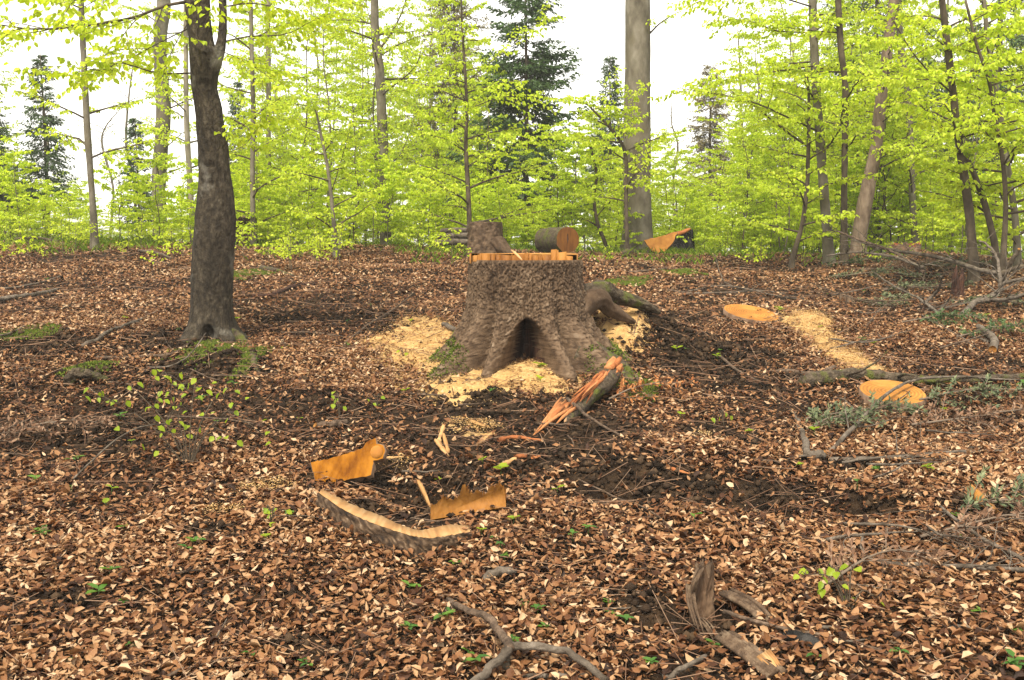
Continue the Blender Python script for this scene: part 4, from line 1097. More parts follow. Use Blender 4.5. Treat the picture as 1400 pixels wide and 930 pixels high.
# ------------------------------------------------------------------ flat sawn pieces with their own plane and thickness
def plane_pts(px, p0, nrm):
    out = []
    for u, v in px:
        d = ray(u, v); o = np.array([0, 0, EYE]); out.append(o + d * (np.dot(p0 - o, nrm) / np.dot(d, nrm)))
    return np.array(out)
def dense(px, step=3.0, jit=.5):
    out = []
    for (a, b), (c, d) in zip(px, px[1:] + px[:1]):
        m = max(1, int(math.hypot(c - a, d - b) / step))
        for k in range(m):
            f = k / m; out.append((a + (c - a) * f + random.gauss(0, jit), b + (d - b) * f + random.gauss(0, jit)))
    return out
def slab(parent, px, p0, nrm, thick, face, side, jit=.4, wave=.0):
    nrm = norm(nrm); F_ = plane_pts(dense(px, 3, jit), p0, nrm); n = len(F_)
    if np.dot(nrm, np.array([0, 0, EYE]) - p0) < 0: nrm = -nrm
    Bk = F_ - nrm * thick + rng.normal(0, thick * .05, (n, 3))
    c = F_.mean(0)
    bev = F_ + (c - F_) * .0
    i = np.arange(n)
    mid = F_ - nrm * thick * .1
    build('sawn_face', (np.vstack([bev]), [i[None]], np.full(n, .5)), face, parent)
    build('bark_edge', (np.vstack([F_, mid - (c - F_) * .03, Bk]), [np.stack([i, (i + 1) % n, n + (i + 1) % n, n + i], 1), np.stack([n + i, n + (i + 1) % n, 2 * n + (i + 1) % n, 2 * n + i], 1), (2 * n + i[::-1])[None]], np.full(3 * n, .5)), side, parent)

g0 = G(905, 349)
ws = thing('hollow_stump', 'black hollow stump with an orange sawn wedge leaning on its front', 'stump', g0 + [.25, .35, 0])
x0, y0 = g0[0] + .35, g0[1] + .35
m, n = 40, 70
th = np.linspace(0, 6.28318, n, endpoint=False)[None]; tz = np.linspace(0, 1, m)[:, None]
zt = P(930, 316, y0)[2]
r = mpx(23, y0) * (1 + .14 * fbm(np.cos(th) * 2, np.sin(th) * 2, tz * 2, 3, 33)) * (1 + .35 * (1 - tz) ** 2)
topz = .10 * np.cos(th - .3) + .07 * fbm(np.cos(th) * 4, np.sin(th) * 4, None, 3, 35)
V = np.stack([x0 + r * np.cos(th), y0 + r * np.sin(th), g0[2] - .15 + (zt - g0[2] + .15 - .06) * tz + topz * tz ** 2], -1)
r2 = r[-1:] * np.linspace(.97, .55, 12)[:, None]
Vi = np.stack([x0 + r2 * np.cos(th), y0 + r2 * np.sin(th), V[-1, :, 2][None] - np.linspace(0, .4, 12)[:, None]], -1)
build('charred_wall', (np.vstack([V.reshape(-1, 3), Vi.reshape(-1, 3)]), [grid_faces(m + 12, n)], np.full(n * (m + 12), .5)), 'charred', ws, smooth=True)
mb = MB(); addt(mb, smooth_path([P(912, 322, y0 - .3), P(930, 319, y0 - .33), P(944, 313, y0 - .3)], 10), [.03, .04, .045, .045, .045, .04, .04, .04, .035, .02], n=8, rough=.4)
build('broken_rim', mb, 'red_wood', ws)
wd = thing('wood_wedge', 'bright orange pointed wedge of sawn wood leaning on the hollow black stump', 'wood piece', G(902, 350))
slab(wd, [(881, 328), (900, 324), (927, 317), (920, 332), (911, 342), (901, 350), (893, 344), (886, 337)], G(901, 350) + [0, .02, 0], [-.15, -.95, .3], .1, 'disc_wood', 'old_wood')
mb = MB(); addt(mb, smooth_path([gp(855, 350, .07, .05)[:3], gp(870, 343, .07, .06)[:3], gp(888, 338, .06, .06)[:3]], 16), .07, n=16, rough=.4)
build('mossy_log', mb, 'mossy_bark', loc=gp(870, 345, 0)[:3], label='low mossy log lying between the thick grey trunk and the orange wedge', cat='log', smooth=True)

def disc(name, label, u, v, ru, hgt, seed, tilt):
    c = G(u, v); n = 72; r0 = mpx(ru, c[1]); th = np.linspace(0, 6.28318, n, endpoint=False)
    r = r0 * (1 + .05 * np.sin(th * 2 + seed) + .04 * fbm(np.cos(th) * 2 + seed, np.sin(th) * 2, None, 3, seed))
    gz = c[2] + .015
    sx = float(ground(c[0] + r0, c[1]) - ground(c[0] - r0, c[1])) / (2 * r0) + tilt[0]; sy = float(ground(c[0], c[1] + r0) - ground(c[0], c[1] - r0)) / (2 * r0) + tilt[1]
    def lay(rr, dz): return np.stack([c[0] + rr * np.cos(th), c[1] + rr * np.sin(th), gz + dz + sx * rr * np.cos(th) + sy * rr * np.sin(th)], 1)
    t = thing(name, label, 'wood slice', c)
    i = np.arange(n)
    build('sawn_face', (np.vstack([lay(r * .975, hgt), lay(r * .975, hgt).mean(0)]), [np.stack([i * 0 + n, i, (i + 1) % n], 1)], None), 'ring_wood', t)
    build('bark_rim', (np.vstack([lay(r * .975, hgt), lay(r, hgt - .004), lay(r * 1.01, -.08)]), [np.vstack([np.stack([i, (i + 1) % n, n + (i + 1) % n, n + i], 1), np.stack([n + i, n + (i + 1) % n, 2 * n + (i + 1) % n, 2 * n + i], 1)])], np.full(3 * n, .5)), 'red_bark', t)
disc('wood_slice', 'round orange wood slice lying flat above the sawdust streak', 1027, 434, 36, .035, 2, (-.10, .10))
disc('wood_slice', 'round orange wood slice lying behind the grey crossing branch', 1220, 547, 46, .05, 5, (-.05, .07))
disc('wood_slice', 'small weathered grey wood slice near the rear branches', 1157, 416, 9, .08, 7, (-.1, -.35))
for o in [o for o in bpy.data.objects if o.parent and o.parent.get('label', '').startswith('small weathered')]:
    o.data.materials[0] = M['old_wood']

# pieces in the foreground pit
g1 = G(470, 664) + [0, -.02, .05]
pl = thing('wood_plate', 'thick orange sawn plate with a knot at one end, propped up', 'wood piece', g1)
nP = norm([-.12, -.88, .42])
slab(pl, [(425, 632), (450, 627), (475, 620), (495, 613), (503, 603), (513, 599), (515, 607), (523, 609), (527, 616), (524, 627), (510, 630), (507, 650), (480, 655), (462, 659), (452, 660), (433, 665)], g1, nP, .07, 'stained_wood', 'red_bark')
kc = plane_pts([(515, 618)], g1, nP)[0]; tn = norm(np.cross(nP, [0, 0, 1])); bn = np.cross(nP, tn)
aa = np.linspace(0, 6.283, 25)[:-1]; kr = mpx(9, g1[1])
kn = np.vstack([kc + nP * .004 + kr * (np.cos(aa)[:, None] * tn + np.sin(aa)[:, None] * bn), kc + nP * .016 + kr * .7 * (np.cos(aa)[:, None] * tn + np.sin(aa)[:, None] * bn)])
build('knot', (kn, [grid_faces(2, 24), np.arange(24, 48)[None]], np.full(48, .3)), 'disc_wood', pl)

bs = thing('bark_slab', 'long bowed slab with pale top and thick bark side, lying before the pit', 'wood piece', G(540, 735))
def gh(h): return lambda x, y: ground(x, y) + h
HS = [.10, .10, .09, .08, .07, .06, .05]
outp = smooth_path([G(u, v, gh(h_)) for (u, v), h_ in zip([(436, 675), (468, 699), (508, 720), (548, 736), (580, 745), (612, 740), (643, 727)], HS)], 60)
inn = smooth_path([G(u, v, gh(h_)) for (u, v), h_ in zip([(441, 669), (480, 688), (517, 704), (552, 719), (578, 725), (607, 718), (639, 714)], HS)], 60)
tcen = (outp + inn) / 2
zt_ = smooth_path(np.stack([tcen[:, 0], tcen[:, 1], ground(tcen[:, 0], tcen[:, 1]) + np.interp(np.arange(60), np.linspace(0, 59, 7), HS)], 1)[::12], 60)[:, 2]
outp[:, 2] = zt_ + .0015 * rng.normal(size=60); inn[:, 2] = zt_ + .002 * rng.normal(size=60)
n = 60; i = np.arange(n - 1)
ib = inn.copy(); ib[:, 2] = ground(ib[:, 0], ib[:, 1]) - .05
build('wood', (np.vstack([inn, outp, ib]), [np.vstack([np.stack([i, i + 1, n + i + 1, n + i], 1), np.stack([2 * n + i, 2 * n + i + 1, i + 1, i], 1)]), np.array([[0, n, 2 * n], [n - 1, 3 * n - 1, 2 * n - 1]])], .6 + .25 * rng.normal(size=3 * n)), 'pale_wood', bs)
od = norm(np.stack([np.gradient(outp[:, 1]), -np.gradient(outp[:, 0]), np.zeros(n)], 1))
od = np.where((od * (outp - inn)).sum(1, keepdims=True) < 0, -od, od)
rows = []
for k in range(16):
    f = k / 15
    q = outp.copy(); zb_ = ground(q[:, 0], q[:, 1]) - .06
    wob = .012 * fbm(np.arange(n) * .35, np.full(n, k * .45), oct=3, seed=44) + .008 * (worley(np.arange(n) * .42 + 0., np.full(n, k * .55), 8)[2] - .5)
    q = q + od * (.004 + .02 * f ** .5 + wob[:, None] * (k > 0)); q[:, 2] = outp[:, 2] * (1 - f) + zb_ * f; rows.append(q)
rows = np.array(rows)
ii = (np.arange(15)[:, None] * n + np.arange(n - 1)[None]).ravel()
build('bark', (rows.reshape(-1, 3), [np.stack([ii, ii + 1, ii + n + 1, ii + n], 1)], np.clip(.35 + .3 * rng.normal(size=16 * n), 0, 1)), 'spruce_bark', bs, smooth=True)

g2 = G(640, 708) + [0, 0, .03]
sf = thing('splinter_slab', 'upright orange slab of wood torn into a comb of splinters', 'wood piece', g2)
nS = norm([.12, -.86, .5])
random.seed(77)
top_, u, lift_ = [], 589.0, 1.0
while u < 690:
    f = (u - 590) / 100
    h0 = float(np.interp(f, [0, .1, .16, .2, .3, .37, .43, .5, .62, .7, .8, .9, 1], [19, 22, 33, 22, 24, 27, 43, 24, 31, 22, 31, 36, 20]))
    top_.append((u, 709 - 17 * f - h0 * random.uniform(.80, 1.0)))
    u += random.uniform(1.0, 4.5)
    if random.random() < .7:
        top_.append((u, 709 - 17 * f - h0 * random.uniform(.95, 1.14))); u += random.uniform(.6, 2.2)
for q_, (dy_, cut_) in enumerate([(0, 0), (.028, 1)]):
    tp_ = top_ if not cut_ else [(a + 3, b + random.uniform(-4, 7)) for a, b in top_]
    tp_ = sorted(tp_, key=lambda t: t[0])
    outl = [(588.5, 711)] + tp_ + [(692, 693)]
    F_ = plane_pts(outl, g2 - nS * dy_, nS); n_ = len(F_); i_ = np.arange(n_); B_ = F_ - nS * .027
    build('torn_layer', (np.vstack([F_, B_]), [i_[None], (n_ + i_[::-1])[None], np.stack([i_, (i_ + 1) % n_, n_ + (i_ + 1) % n_, n_ + i_], 1)], np.full(2 * n_, .55 - .1 * q_)), 'cut_wood', sf)
def shard(name, label, pts, w, h, mat, group=None, cat='wood chip', dz=.02):
    """a split sliver of wood: uneven four-sided bar between ground points"""
    p = smooth_path([gp(u, v, 0, d)[:3] for u, v, d in pts], 7)
    t, s_, b = frames(p); n = len(p); k = np.linspace(0, 1, n)[:, None]
    ww = w * (1 - .5 * np.abs(k * 2 - 1) ** 2) * (1 + .25 * rng.normal(size=(n, 1))); hh = h * (1 - .6 * k) * (1 + .2 * rng.normal(size=(n, 1)))
    V = np.stack([p - s_ * ww, p + s_ * ww * .8, p + s_ * ww * .6 + b * hh, p - s_ * ww * .9 + b * hh * .8], 1).reshape(-1, 3)
    V = np.vstack([V]); Q = np.vstack([grid_faces(n, 4), [[0, 1, 2, 3], [4 * n - 1, 4 * n - 2, 4 * n - 3, 4 * n - 4]]])
    mb = MB(); mb.add(V, None, Q, rng.uniform(.3, .9))
    return build(name, mb, mat, loc=p[n // 2] - [0, 0, .01], label=label, cat=cat, group=group)
shard('wood_chip', 'pale pointed chip stuck at the end of the splinter comb', [(570, 680, .09), (588, 700, .02)], .03, .02, 'pale_wood')
shard('wood_chip', 'pale split chip standing up near the sawdust spot', [(606, 597, .06), (598, 612, .02)], .018, .02, 'pale_wood')
shard('wood_chip', 'pale long chip pointing down beside the standing chip', [(596, 610, .03), (612, 628, .02)], .022, .015, 'pale_wood')
shard('wood_chip', 'pale chip leaning across its neighbour', [(606, 605, .05), (613, 624, .02)], .014, .012, 'pale_wood')
shard('wood_chip', 'broad pale flake on the thin sawdust', [(646, 584, .03), (666, 590, .03)], .05, .02, 'pale_wood')
shard('wood_chip', 'narrow tan chip below the broad pale flake', [(653, 614, .02), (670, 601, .03)], .02, .02, 'pale_wood')
shard('wood_chip', 'pale rounded chunk pointing up to the torn log', [(680, 652, .03), (704, 635, .03)], .03, .035, 'pale_wood')
shard('wood_chip', 'reddish chunk at the tip of the pale rounded chunk', [(704, 634, .03), (719, 628, .02)], .03, .03, 'red_wood')
shard('wood_chip', 'flat reddish strip of wood below the torn log', [(682, 610, .02), (700, 606, .03), (742, 608, .02)], .035, .03, 'red_wood')
shard('wood_chip', 'small reddish chip beside the reddish chunk', [(728, 632, .02), (738, 629, .02)], .03, .02, 'red_wood')
shard('wood_chip', 'pale flat chip beside the knot of the orange plate', [(521, 634, .02), (552, 630, .02)], .03, .02, 'pale_wood')
shard('wood_chip', 'bright red strip on the dark soil right of the torn log', [(918, 648, .02), (942, 653, .02)], .03, .02, 'red_wood')
shard('wood_chip', 'yellowish rotten chunk at the slope beside the deep hole', [(1325, 695, .06), (1345, 705, .05), (1366, 712, .02)], .06, .06, 'cut_wood')

# torn log in front of the stump
g3 = G(805, 552)
tl = thing('torn_log', 'short mossy log chunk torn open into red and pale splinters', 'wood piece', g3)
p = smooth_path([np.append(G(u, v) + [0, 0, d], r_) for u, v, d, r_ in [(842, 537, .15, .045), (832, 543, .14, .072), (816, 553, .11, .07), (797, 566, .07, .052), (775, 582, .03, .022)]], 26)
mb = MB(); addt(mb, p[:, :3], p[:, 3], n=26, rough=.35, seed=31); build('bark', mb, 'mossy_bark', tl, smooth=True)
mb = MB()
for q in range(70):
    f = random.random(); a0 = p[int(f * 12)]; off = norm([-.55 + random.gauss(0, .25), -.45 + random.gauss(0, .2), .6 + random.gauss(0, .3)])
    s0 = a0[:3] + off * a0[3] * .85
    e0 = s0 + (p[22, :3] - p[2, :3]) * random.uniform(.15, .75) + np.array([random.gauss(0, .02), random.gauss(0, .02), random.gauss(.0, .02)])
    w = random.uniform(.008, .024); addt(mb, smooth_path([s0, (s0 + e0) / 2 + [0, 0, .01], e0], 4), [w, w * 1.1, w * .8, w * .2], n=4, a=random.random())
for q in range(16):
    s0 = p[3, :3] + [random.gauss(-.01, .03), random.gauss(0, .03), random.gauss(.03, .025)]; e0 = s0 + norm(p[0, :3] - p[8, :3]) * random.uniform(.06, .13) + [0, 0, random.uniform(0, .03)]
    addt(mb, np.array([s0, e0]), [.032, .016], n=5, a=random.uniform(.3, 1), rough=.4, seed=q)
build('torn_face', mb, 'red_wood', tl)
mb = MB()
for q in range(18):
    u0, v0 = random.uniform(764, 790), random.uniform(545, 562); f = random.uniform(.4, 1)
    a_, b_ = G(u0, v0 + 16) + [0, 0, .09], G(u0 + (728 - u0) * f, v0 + 14 + (600 - v0 - 14) * f) + [0, 0, .02]
    w = random.uniform(.006, .015); addt(mb, smooth_path([a_, (a_ + b_) / 2 + [0, 0, .015], b_], 4), [w, w * 1.2, w, w * .3], n=4, a=random.uniform(.3, 1))
build('splinters', mb, 'red_wood', tl)

# small hacked stump in the right foreground
HY = G(965, 850)[1]
hs = lathe_stump('hacked_stump', 'small hacked stump with split planks around it in the leaves', 966, 776, 852, 25, HY, 'stub_bark', 'old_wood', .3, 9, jag=.07, tilt=.05)
def splank(pts, w, h, parent, mat='old_wood'):
    mb = MB()
    for q in range(5):
        c = smooth_path([np.asarray(p_, float) for p_ in pts], 6); o = np.cross(norm(c[-1] - c[0]), [0, 0, 1]); o = norm(o) * w * (q - 2) / 2.5
        zo = np.array([0, 0, random.uniform(-.3, .3) * h]); e = random.uniform(.75, 1.05)
        cc = c[0] + (c - c[0]) * e + o + zo
        addt(mb, cc, [w * .26, w * .3, w * .3, w * .28, w * .25, w * .12], n=5, a=random.random(), rough=.3, seed=q)
    return build('split_plank', mb, mat, parent)
splank([P(944, 800, HY - .05), P(946, 830, HY - .12), G(958, 880) + [0, 0, .03]], .02, .02, hs)
splank([P(958, 778, HY - .06), P(948, 800, HY - .1), G(942, 850) + [0, 0, .03]], .016, .02, hs)
o = splank([G(992, 828) + [0, 0, .06], G(1030, 848) + [0, 0, .06], G(1062, 868) + [0, 0, .02]], .04, .03, hs)
o = splank([P(952, 845, HY - .1), G(965, 868) + [0, 0, .05], G(985, 888) + [0, 0, .02]], .014, .02, hs)
pk = thing('split_plank', 'grey split plank with pale torn end in front of the hacked stump', 'wood piece', G(1015, 905))
mb = MB()
for q in range(7):
    c = smooth_path([G(990, 884) + [0, 0, .05], G(1020, 905) + [0, 0, .05], G(1062, 935) + [0, 0, .04]], 6); o = norm(np.cross(c[-1] - c[0], [0, 0, 1])) * .012 * (q - 3)
    addt(mb, c + o + [0, 0, random.gauss(0, .006)], .013, n=5, a=random.random(), rough=.2, seed=q)
build('wood', mb, 'old_wood', pk)
mb = MB()
for q in range(6):
    a_ = G(1036 + q * 3, 920 - q * 2) + [0, 0, .06]; b_ = G(1062 + q * 2, 938 - q) + [0, 0, .03]
    addt(mb, np.array([a_, (a_ + b_) / 2 + [0, 0, .005], b_]), [.008, .009, .004], n=4, a=random.random())
build('pale_splinters', mb, 'pale_wood', pk)
cp = smooth_path([np.append(G(u, v) + [0, 0, d], r_) for u, v, d, r_ in [(1070, 880, .03, .015), (1085, 884, .035, .026), (1105, 890, .035, .028), (1128, 898, .02, .014)]], 14)
mb = MB(); addt(mb, cp[:, :3], cp[:, 3], n=14, rough=.5, seed=3); build('charred_chunk', mb, 'charred', loc=cp[6, :3], label='black charred chunk of wood right of the hacked stump', cat='wood piece', smooth=True)
cp = smooth_path([np.append(G(u, v) + [0, 0, d], r_) for u, v, d, r_ in [(660, 799, .02, .012), (675, 797, .035, .02), (693, 793, .035, .018), (706, 789, .02, .01)]], 14)
mb = MB(); addt(mb, cp[:, :3], cp[:, 3], n=12, rough=.9, seed=4); build('weathered_chunk', mb, 'branch_grey', loc=cp[6, :3], label='pale grey weathered chunk lying in the leaves below the bark slab', cat='wood piece', smooth=True)
sn = lathe_stump('broken_snag', 'dark red rotten snag with a jagged pointed top at the brush heap', 1309, 384, 414, 15, 12.4, 'rotten_wood', 'rotten_wood', .15, 12, jag=.35)
mb = MB(); b0 = BASE[sn.name]
for q in range(9):
    a0 = random.random() * 6.28; q0 = b0 + [math.cos(a0) * .05, math.sin(a0) * .05, .15]
    addt(mb, np.array([q0, q0 + [random.gauss(0, .01), 0, random.uniform(.1, .27)]]), [.03, .006], n=5)
build('spikes', mb, 'rotten_wood', sn)

# ------------------------------------------------------------------ fallen branches and sticks
def stick(name, label, pts, r0, r1, mat='branch_grey', cat='branch', group=None, twigs=0, tl=.3, cut=False, n=9, lift=.0, seed=0, rough=.18):
    """pts: (u, v, height above ground) on the ground, or (u, v, None, depth) in the air"""
    q = []
    for p_ in pts:
        q.append(P(p_[0], p_[1], p_[3]) if len(p_) == 4 else G(p_[0], p_[1], gh(p_[2] + lift)))
    q = np.array(q); c = smooth_path(q, max(10, (5 if max(r0, r1) < .02 else 11) * len(q))); m = len(c)
    wb = min(.012, 1.2 * r0); c = c + wb * np.stack([fbm(np.arange(m) * .35 + q[0][0] * 9 + 31 * k_, np.arange(m) * .0 + k_, oct=3, seed=k_) for k_ in range(3)], 1)
    rr = np.linspace(r0, r1, m)
    loc = c[m // 2] - [0, 0, r0]
    t = thing(name, label, cat, loc, group) if (twigs or cut) else None
    mb = MB(); addt(mb, c, rr, n=n, rough=rough, seed=seed + int(q[0][0] * 10) % 50, a=random.random())
    if t is None:
        return build(name, mb, mat, loc=loc, label=label, cat=cat, group=group, smooth=True)
    build('bark', mb, mat, t, smooth=True)
    if cut:
        d = norm(c[0] - c[1]); e, b_ = norm(np.cross(d, [.1, .2, 1])), None
        b_ = np.cross(d, e); aa = np.linspace(0, 6.283, 13)[:-1]
        V = np.vstack([c[0] + d * .004 + r0 * .93 * (np.cos(aa)[:, None] * e + np.sin(aa)[:, None] * b_)])
        build('cut_end', (np.vstack([V, V - d * .02]), [grid_faces(2, 12), np.arange(12)[None]], np.full(24, .6)), 'cut_wood', t)
    for k in range(twigs):
        f = random.uniform(.15, .97); i = int(f * (m - 1)); d = norm(c[min(i + 1, m - 1)] - c[max(0, i - 1)])
        w = d * random.uniform(.3, .9) + norm(np.cross(d, [0, 0, 1])) * random.choice((-1, 1)) * random.uniform(.4, 1) + [0, 0, random.uniform(-.05, .5)]
        w = norm(w); L = tl * random.uniform(.4, 1.2); tp = [c[i]]
        for j in range(4):
            w = norm(w + rng.normal(0, .2, 3)); nx = tp[-1] + w * L / 4
            nx[2] = max(nx[2], float(ground(nx[0], nx[1])) + .01); tp.append(nx)
        mb = MB(); addt(mb, np.array(tp), np.linspace(max(.002, rr[i] * .4), .0012, 5), n=4); build('side_twig', mb, mat, t, smooth=True)
    return t

stick('dark_log', 'dark mossy curved log lying behind the nearer round slice', [(1096, 523, .04), (1130, 516, .06), (1180, 512, .06), (1240, 519, .05), (1300, 520, .05), (1360, 517, .05), (1430, 512, .05)], .062, .02, 'mossy_bark', 'log', twigs=5, tl=.5, n=18)
stick('fallen_branch', 'thin grey branch running behind the dark mossy log to its thick end', [(1030, 508, .02), (1080, 508, .03), (1110, 512, .04), (1140, 505, .03)], .012, .03, 'branch_brown', n=8)
stick('fallen_branch', 'long grey branch crossing over the nearer round slice', [(1130, 622, .03), (1165, 585, .08), (1205, 545, .12), (1245, 522, .12), (1300, 515, .1), (1400, 520, .06)], .016, .006, 'branch_grey', twigs=8, tl=.5, cut=True)
stick('cut_branch', 'branch with an orange sawn end beside the crossing grey branch', [(1128, 621, .05), (1105, 620, .05), (1100, 600, .04), (1090, 575, .03), (1080, 560, .02)], .03, .01, 'branch_grey', cut=True, twigs=2, tl=.2)
stick('fallen_branch', 'straight grey branch lying right of the orange sawn branch end', [(1135, 628, .03), (1200, 628, .04), (1280, 620, .04), (1340, 618, .03), (1430, 618, .03)], .016, .01, 'branch_grey', twigs=7, tl=.35)
stick('fallen_branch', 'thin grey branch with twigs below the straight grey branch', [(1150, 632, .03), (1210, 625, .05), (1290, 616, .04), (1400, 606, .03)], .008, .004, 'branch_grey', twigs=5, tl=.3)
stick('cut_branch', 'short thick pale branch with an orange sawn end near the brush heap', [(1357, 478, .06), (1359, 466, .08), (1350, 455, .09), (1338, 447, .06)], .038, .028, 'branch_grey', cut=True, n=14)
stick('cut_branch', 'short straight pale stub beside the thick sawn branch', [(1352, 470, .03), (1342, 466, .03), (1331, 463, .02)], .026, .02, 'branch_grey', n=12)
stick('birch_branch', 'long fallen birch branch arching over the brush heap', [(1372, 374, .0, 12.6), (1340, 369, .0, 12.9), (1290, 354, .0, 13.6), (1240, 345, .0, 14.2), (1200, 338, .0, 14.6), (1170, 328, .0, 15.0), (1150, 318, .0, 15.2), (1130, 315, .0, 15.4)], .034, .008, 'branch_grey', twigs=22, tl=.8)
stick('birch_branch', 'second fallen birch branch under the long arching one', [(1130, 350, .0, 14.6), (1170, 345, .0, 14.3), (1215, 350, .0, 13.9), (1250, 362, .0, 13.4), (1262, 366, .0, 13.2)], .010, .026, 'branch_grey', twigs=14, tl=.7)
stick('birch_branch', 'thin dark bough crossing the fallen birch branches', [(1145, 316, .0, 14.9), (1175, 328, .0, 14.5), (1210, 340, .0, 14.1), (1245, 358, .0, 13.6), (1262, 372, .0, 13.2)], .01, .022, 'branch_brown', twigs=4, tl=.6)
stick('forked_branch', 'pale upright forked bough rising out of the brush heap', [(1316, 430, .05), (1335, 412, .12), (1360, 403, .0, 11.6), (1368, 392, .0, 11.7), (1366, 372, .0, 11.8), (1362, 350, .0, 12), (1350, 335, .0, 12.2), (1338, 328, .0, 12.3)], .036, .009, 'branch_grey', twigs=14, tl=.5, n=12)
stick('forked_branch', 'grey bough leaning right from the forked bough', [(1340, 410, .14), (1372, 410, .18), (1405, 402, .0, 11.3), (1440, 396, .0, 11.2)], .024, .014, 'branch_grey', twigs=10, tl=.6, n=10)
stick('forked_branch', 'thin bough of the forked bough reaching up and right', [(1366, 392, .0, 11.7), (1380, 385, .0, 11.6), (1410, 380, .0, 11.5), (1440, 377, .0, 11.4)], .024, .012, 'branch_grey', twigs=4, tl=.5)
stick('forked_branch', 'dark broken bough with an orange tip sticking up from the brush heap', [(1394, 341, .0, 11.9), (1384, 356, .0, 12), (1374, 372, .0, 12.1), (1368, 385, .0, 12.2)], .02, .04, 'dark_bark', cut=True)
stick('forked_branch', 'dark bough lying level at the back of the brush heap', [(1368, 375, .0, 12.1), (1390, 366, .0, 12), (1430, 358, .0, 11.9)], .03, .02, 'dark_bark', twigs=3)
stick('fallen_branch', 'pale dry branch sloping down in front of the rotten snag', [(1195, 373, .1), (1225, 393, .12), (1255, 408, .1), (1272, 420, .06), (1285, 432, .03)], .010, .020, 'branch_grey', twigs=14, tl=.5)
stick('fallen_branch', 'pale side limb of the dry branch beside the rotten snag', [(1264, 414, .08), (1278, 402, .2), (1286, 390, .35), (1287, 378, .5)], .02, .008, 'branch_grey', twigs=3, tl=.3)
stick('fallen_branch', 'bleached short stick leaning at the rotten snag', [(1280, 428, .03), (1292, 416, .12), (1300, 405, .22)], .014, .008, 'branch_grey')
for k, pts in enumerate([[(920, 402, .02), (985, 400, .05), (1040, 398, .04), (1085, 405, .04), (1138, 424, .03)], [(940, 398, .02), (990, 391, .04), (1060, 404, .05), (1110, 412, .03)],
                         [(976, 340, .1), (985, 375, .06), (995, 388, .04), (1040, 402, .03)]]):
    stick('fallen_branch', ['long thin grey branch lying above the farther round slice', 'thin grey twig lying across the long thin grey branch', 'thin bent pale twig coming down from the hollow stump'][k], pts, .012 if k < 2 else .008, .004, 'branch_grey', twigs=6, tl=.35)
stick('fallen_branch', 'thin brown stick slanting below the farther round slice', [(985, 487, .03), (1005, 505, .04), (1042, 523, .02)], .015, .008, 'branch_brown')
stick('fallen_branch', 'dark stick leaning on the torn log', [(775, 545, .1), (800, 567, .1), (822, 582, .05), (850, 598, .02)], .014, .007, 'branch_brown', n=7)
stick('fallen_branch', 'thin stick bridging under the torn log', [(735, 580, .03), (765, 580, .05), (790, 582, .03)], .008, .005, 'branch_brown')
stick('fallen_branch', 'thin bare stick in the leaves by the churned soil', [(790, 655, .03), (840, 680, .04), (890, 700, .04), (940, 745, .02)], .006, .003, 'branch_brown', twigs=3, tl=.2)
stick('forked_branch', 'forked grey branch lying in the leaves before the weathered chunk', [(612, 820, .03), (640, 835, .10), (665, 845, .11), (685, 868, .10), (697, 888, .10)], .012, .018, 'branch_brown', twigs=0, n=10)
fb = stick('forked_branch', 'near arm of the forked grey branch with pale bark', [(699, 884, .10), (680, 905, .08), (655, 928, .06), (630, 950, .04)], .017, .018, 'branch_grey', n=10)
stick('forked_branch', 'far arm of the forked grey branch running right', [(696, 884, .10), (720, 884, .09), (762, 888, .08), (790, 902, .07), (830, 935, .04)], .017, .013, 'branch_grey', n=10)
stick('stub', 'short dark stub holding up the forked grey branch', [(692, 921, .0), (690, 892, .08)], .02, .016, 'dark_bark', cat='branch')
stick('fallen_branch', 'thin straight stick beside the forked grey branch', [(716, 925, .02), (760, 925, .03), (810, 926, .02)], .01, .01, 'branch_grey')
stick('fallen_branch', 'long brown stick slanting away from the hacked stump', [(990, 838, .06), (1040, 855, .05), (1100, 864, .04), (1180, 882, .03), (1240, 903, .02)], .009, .006, 'branch_brown', twigs=2, tl=.2)
stick('fallen_branch', 'bare stick leaning at the hacked stump', [(905, 930, .02), (935, 915, .04), (965, 900, .03)], .012, .009, 'branch_grey')
stick('fallen_branch', 'long level grey branch in the leaves right of the lime seedling', [(1175, 768, .03), (1235, 770, .05), (1320, 776, .05), (1430, 780, .04)], .009, .012, 'branch_grey', twigs=7, tl=.3)
stick('fallen_branch', 'grey twiggy branch sloping down beside the yellowish rotten chunk', [(1283, 690, .04), (1310, 712, .08), (1345, 738, .08), (1400, 765, .05)], .007, .011, 'branch_grey', twigs=8, tl=.4)
stick('fallen_branch', 'curved thin twig lying by the long level grey branch', [(1180, 735, .05), (1178, 752, .06), (1195, 768, .04)], .006, .004, 'branch_grey')
stick('fallen_branch', 'pale bleached stick lying left of the crooked beech', [(112, 473, .03), (135, 463, .06), (150, 452, .06), (185, 440, .05), (216, 425, .03)], .02, .012, 'branch_grey', twigs=2, tl=.2, n=9)
stick('fallen_branch', 'long pale pole lying up the left slope', [(-30, 413, .05), (20, 406, .06), (55, 402, .06), (78, 396, .05)], .03, .02, 'branch_grey', n=9)
stick('fallen_branch', 'thin pale twig sloping on the left slope by the moss', [(-20, 462, .03), (10, 457, .05), (32, 447, .04)], .01, .006, 'branch_grey')
stick('fallen_branch', 'faint pale stick above the long pale pole', [(0, 394, .03), (30, 392, .04), (62, 384, .05), (92, 374, .03)], .014, .01, 'branch_grey')
stick('fallen_branch', 'brown root-like stick crossing left below the crooked beech', [(130, 490, .02), (190, 487, .04), (235, 484, .05), (262, 466, .04)], .016, .008, 'branch_brown', twigs=3, tl=.3)
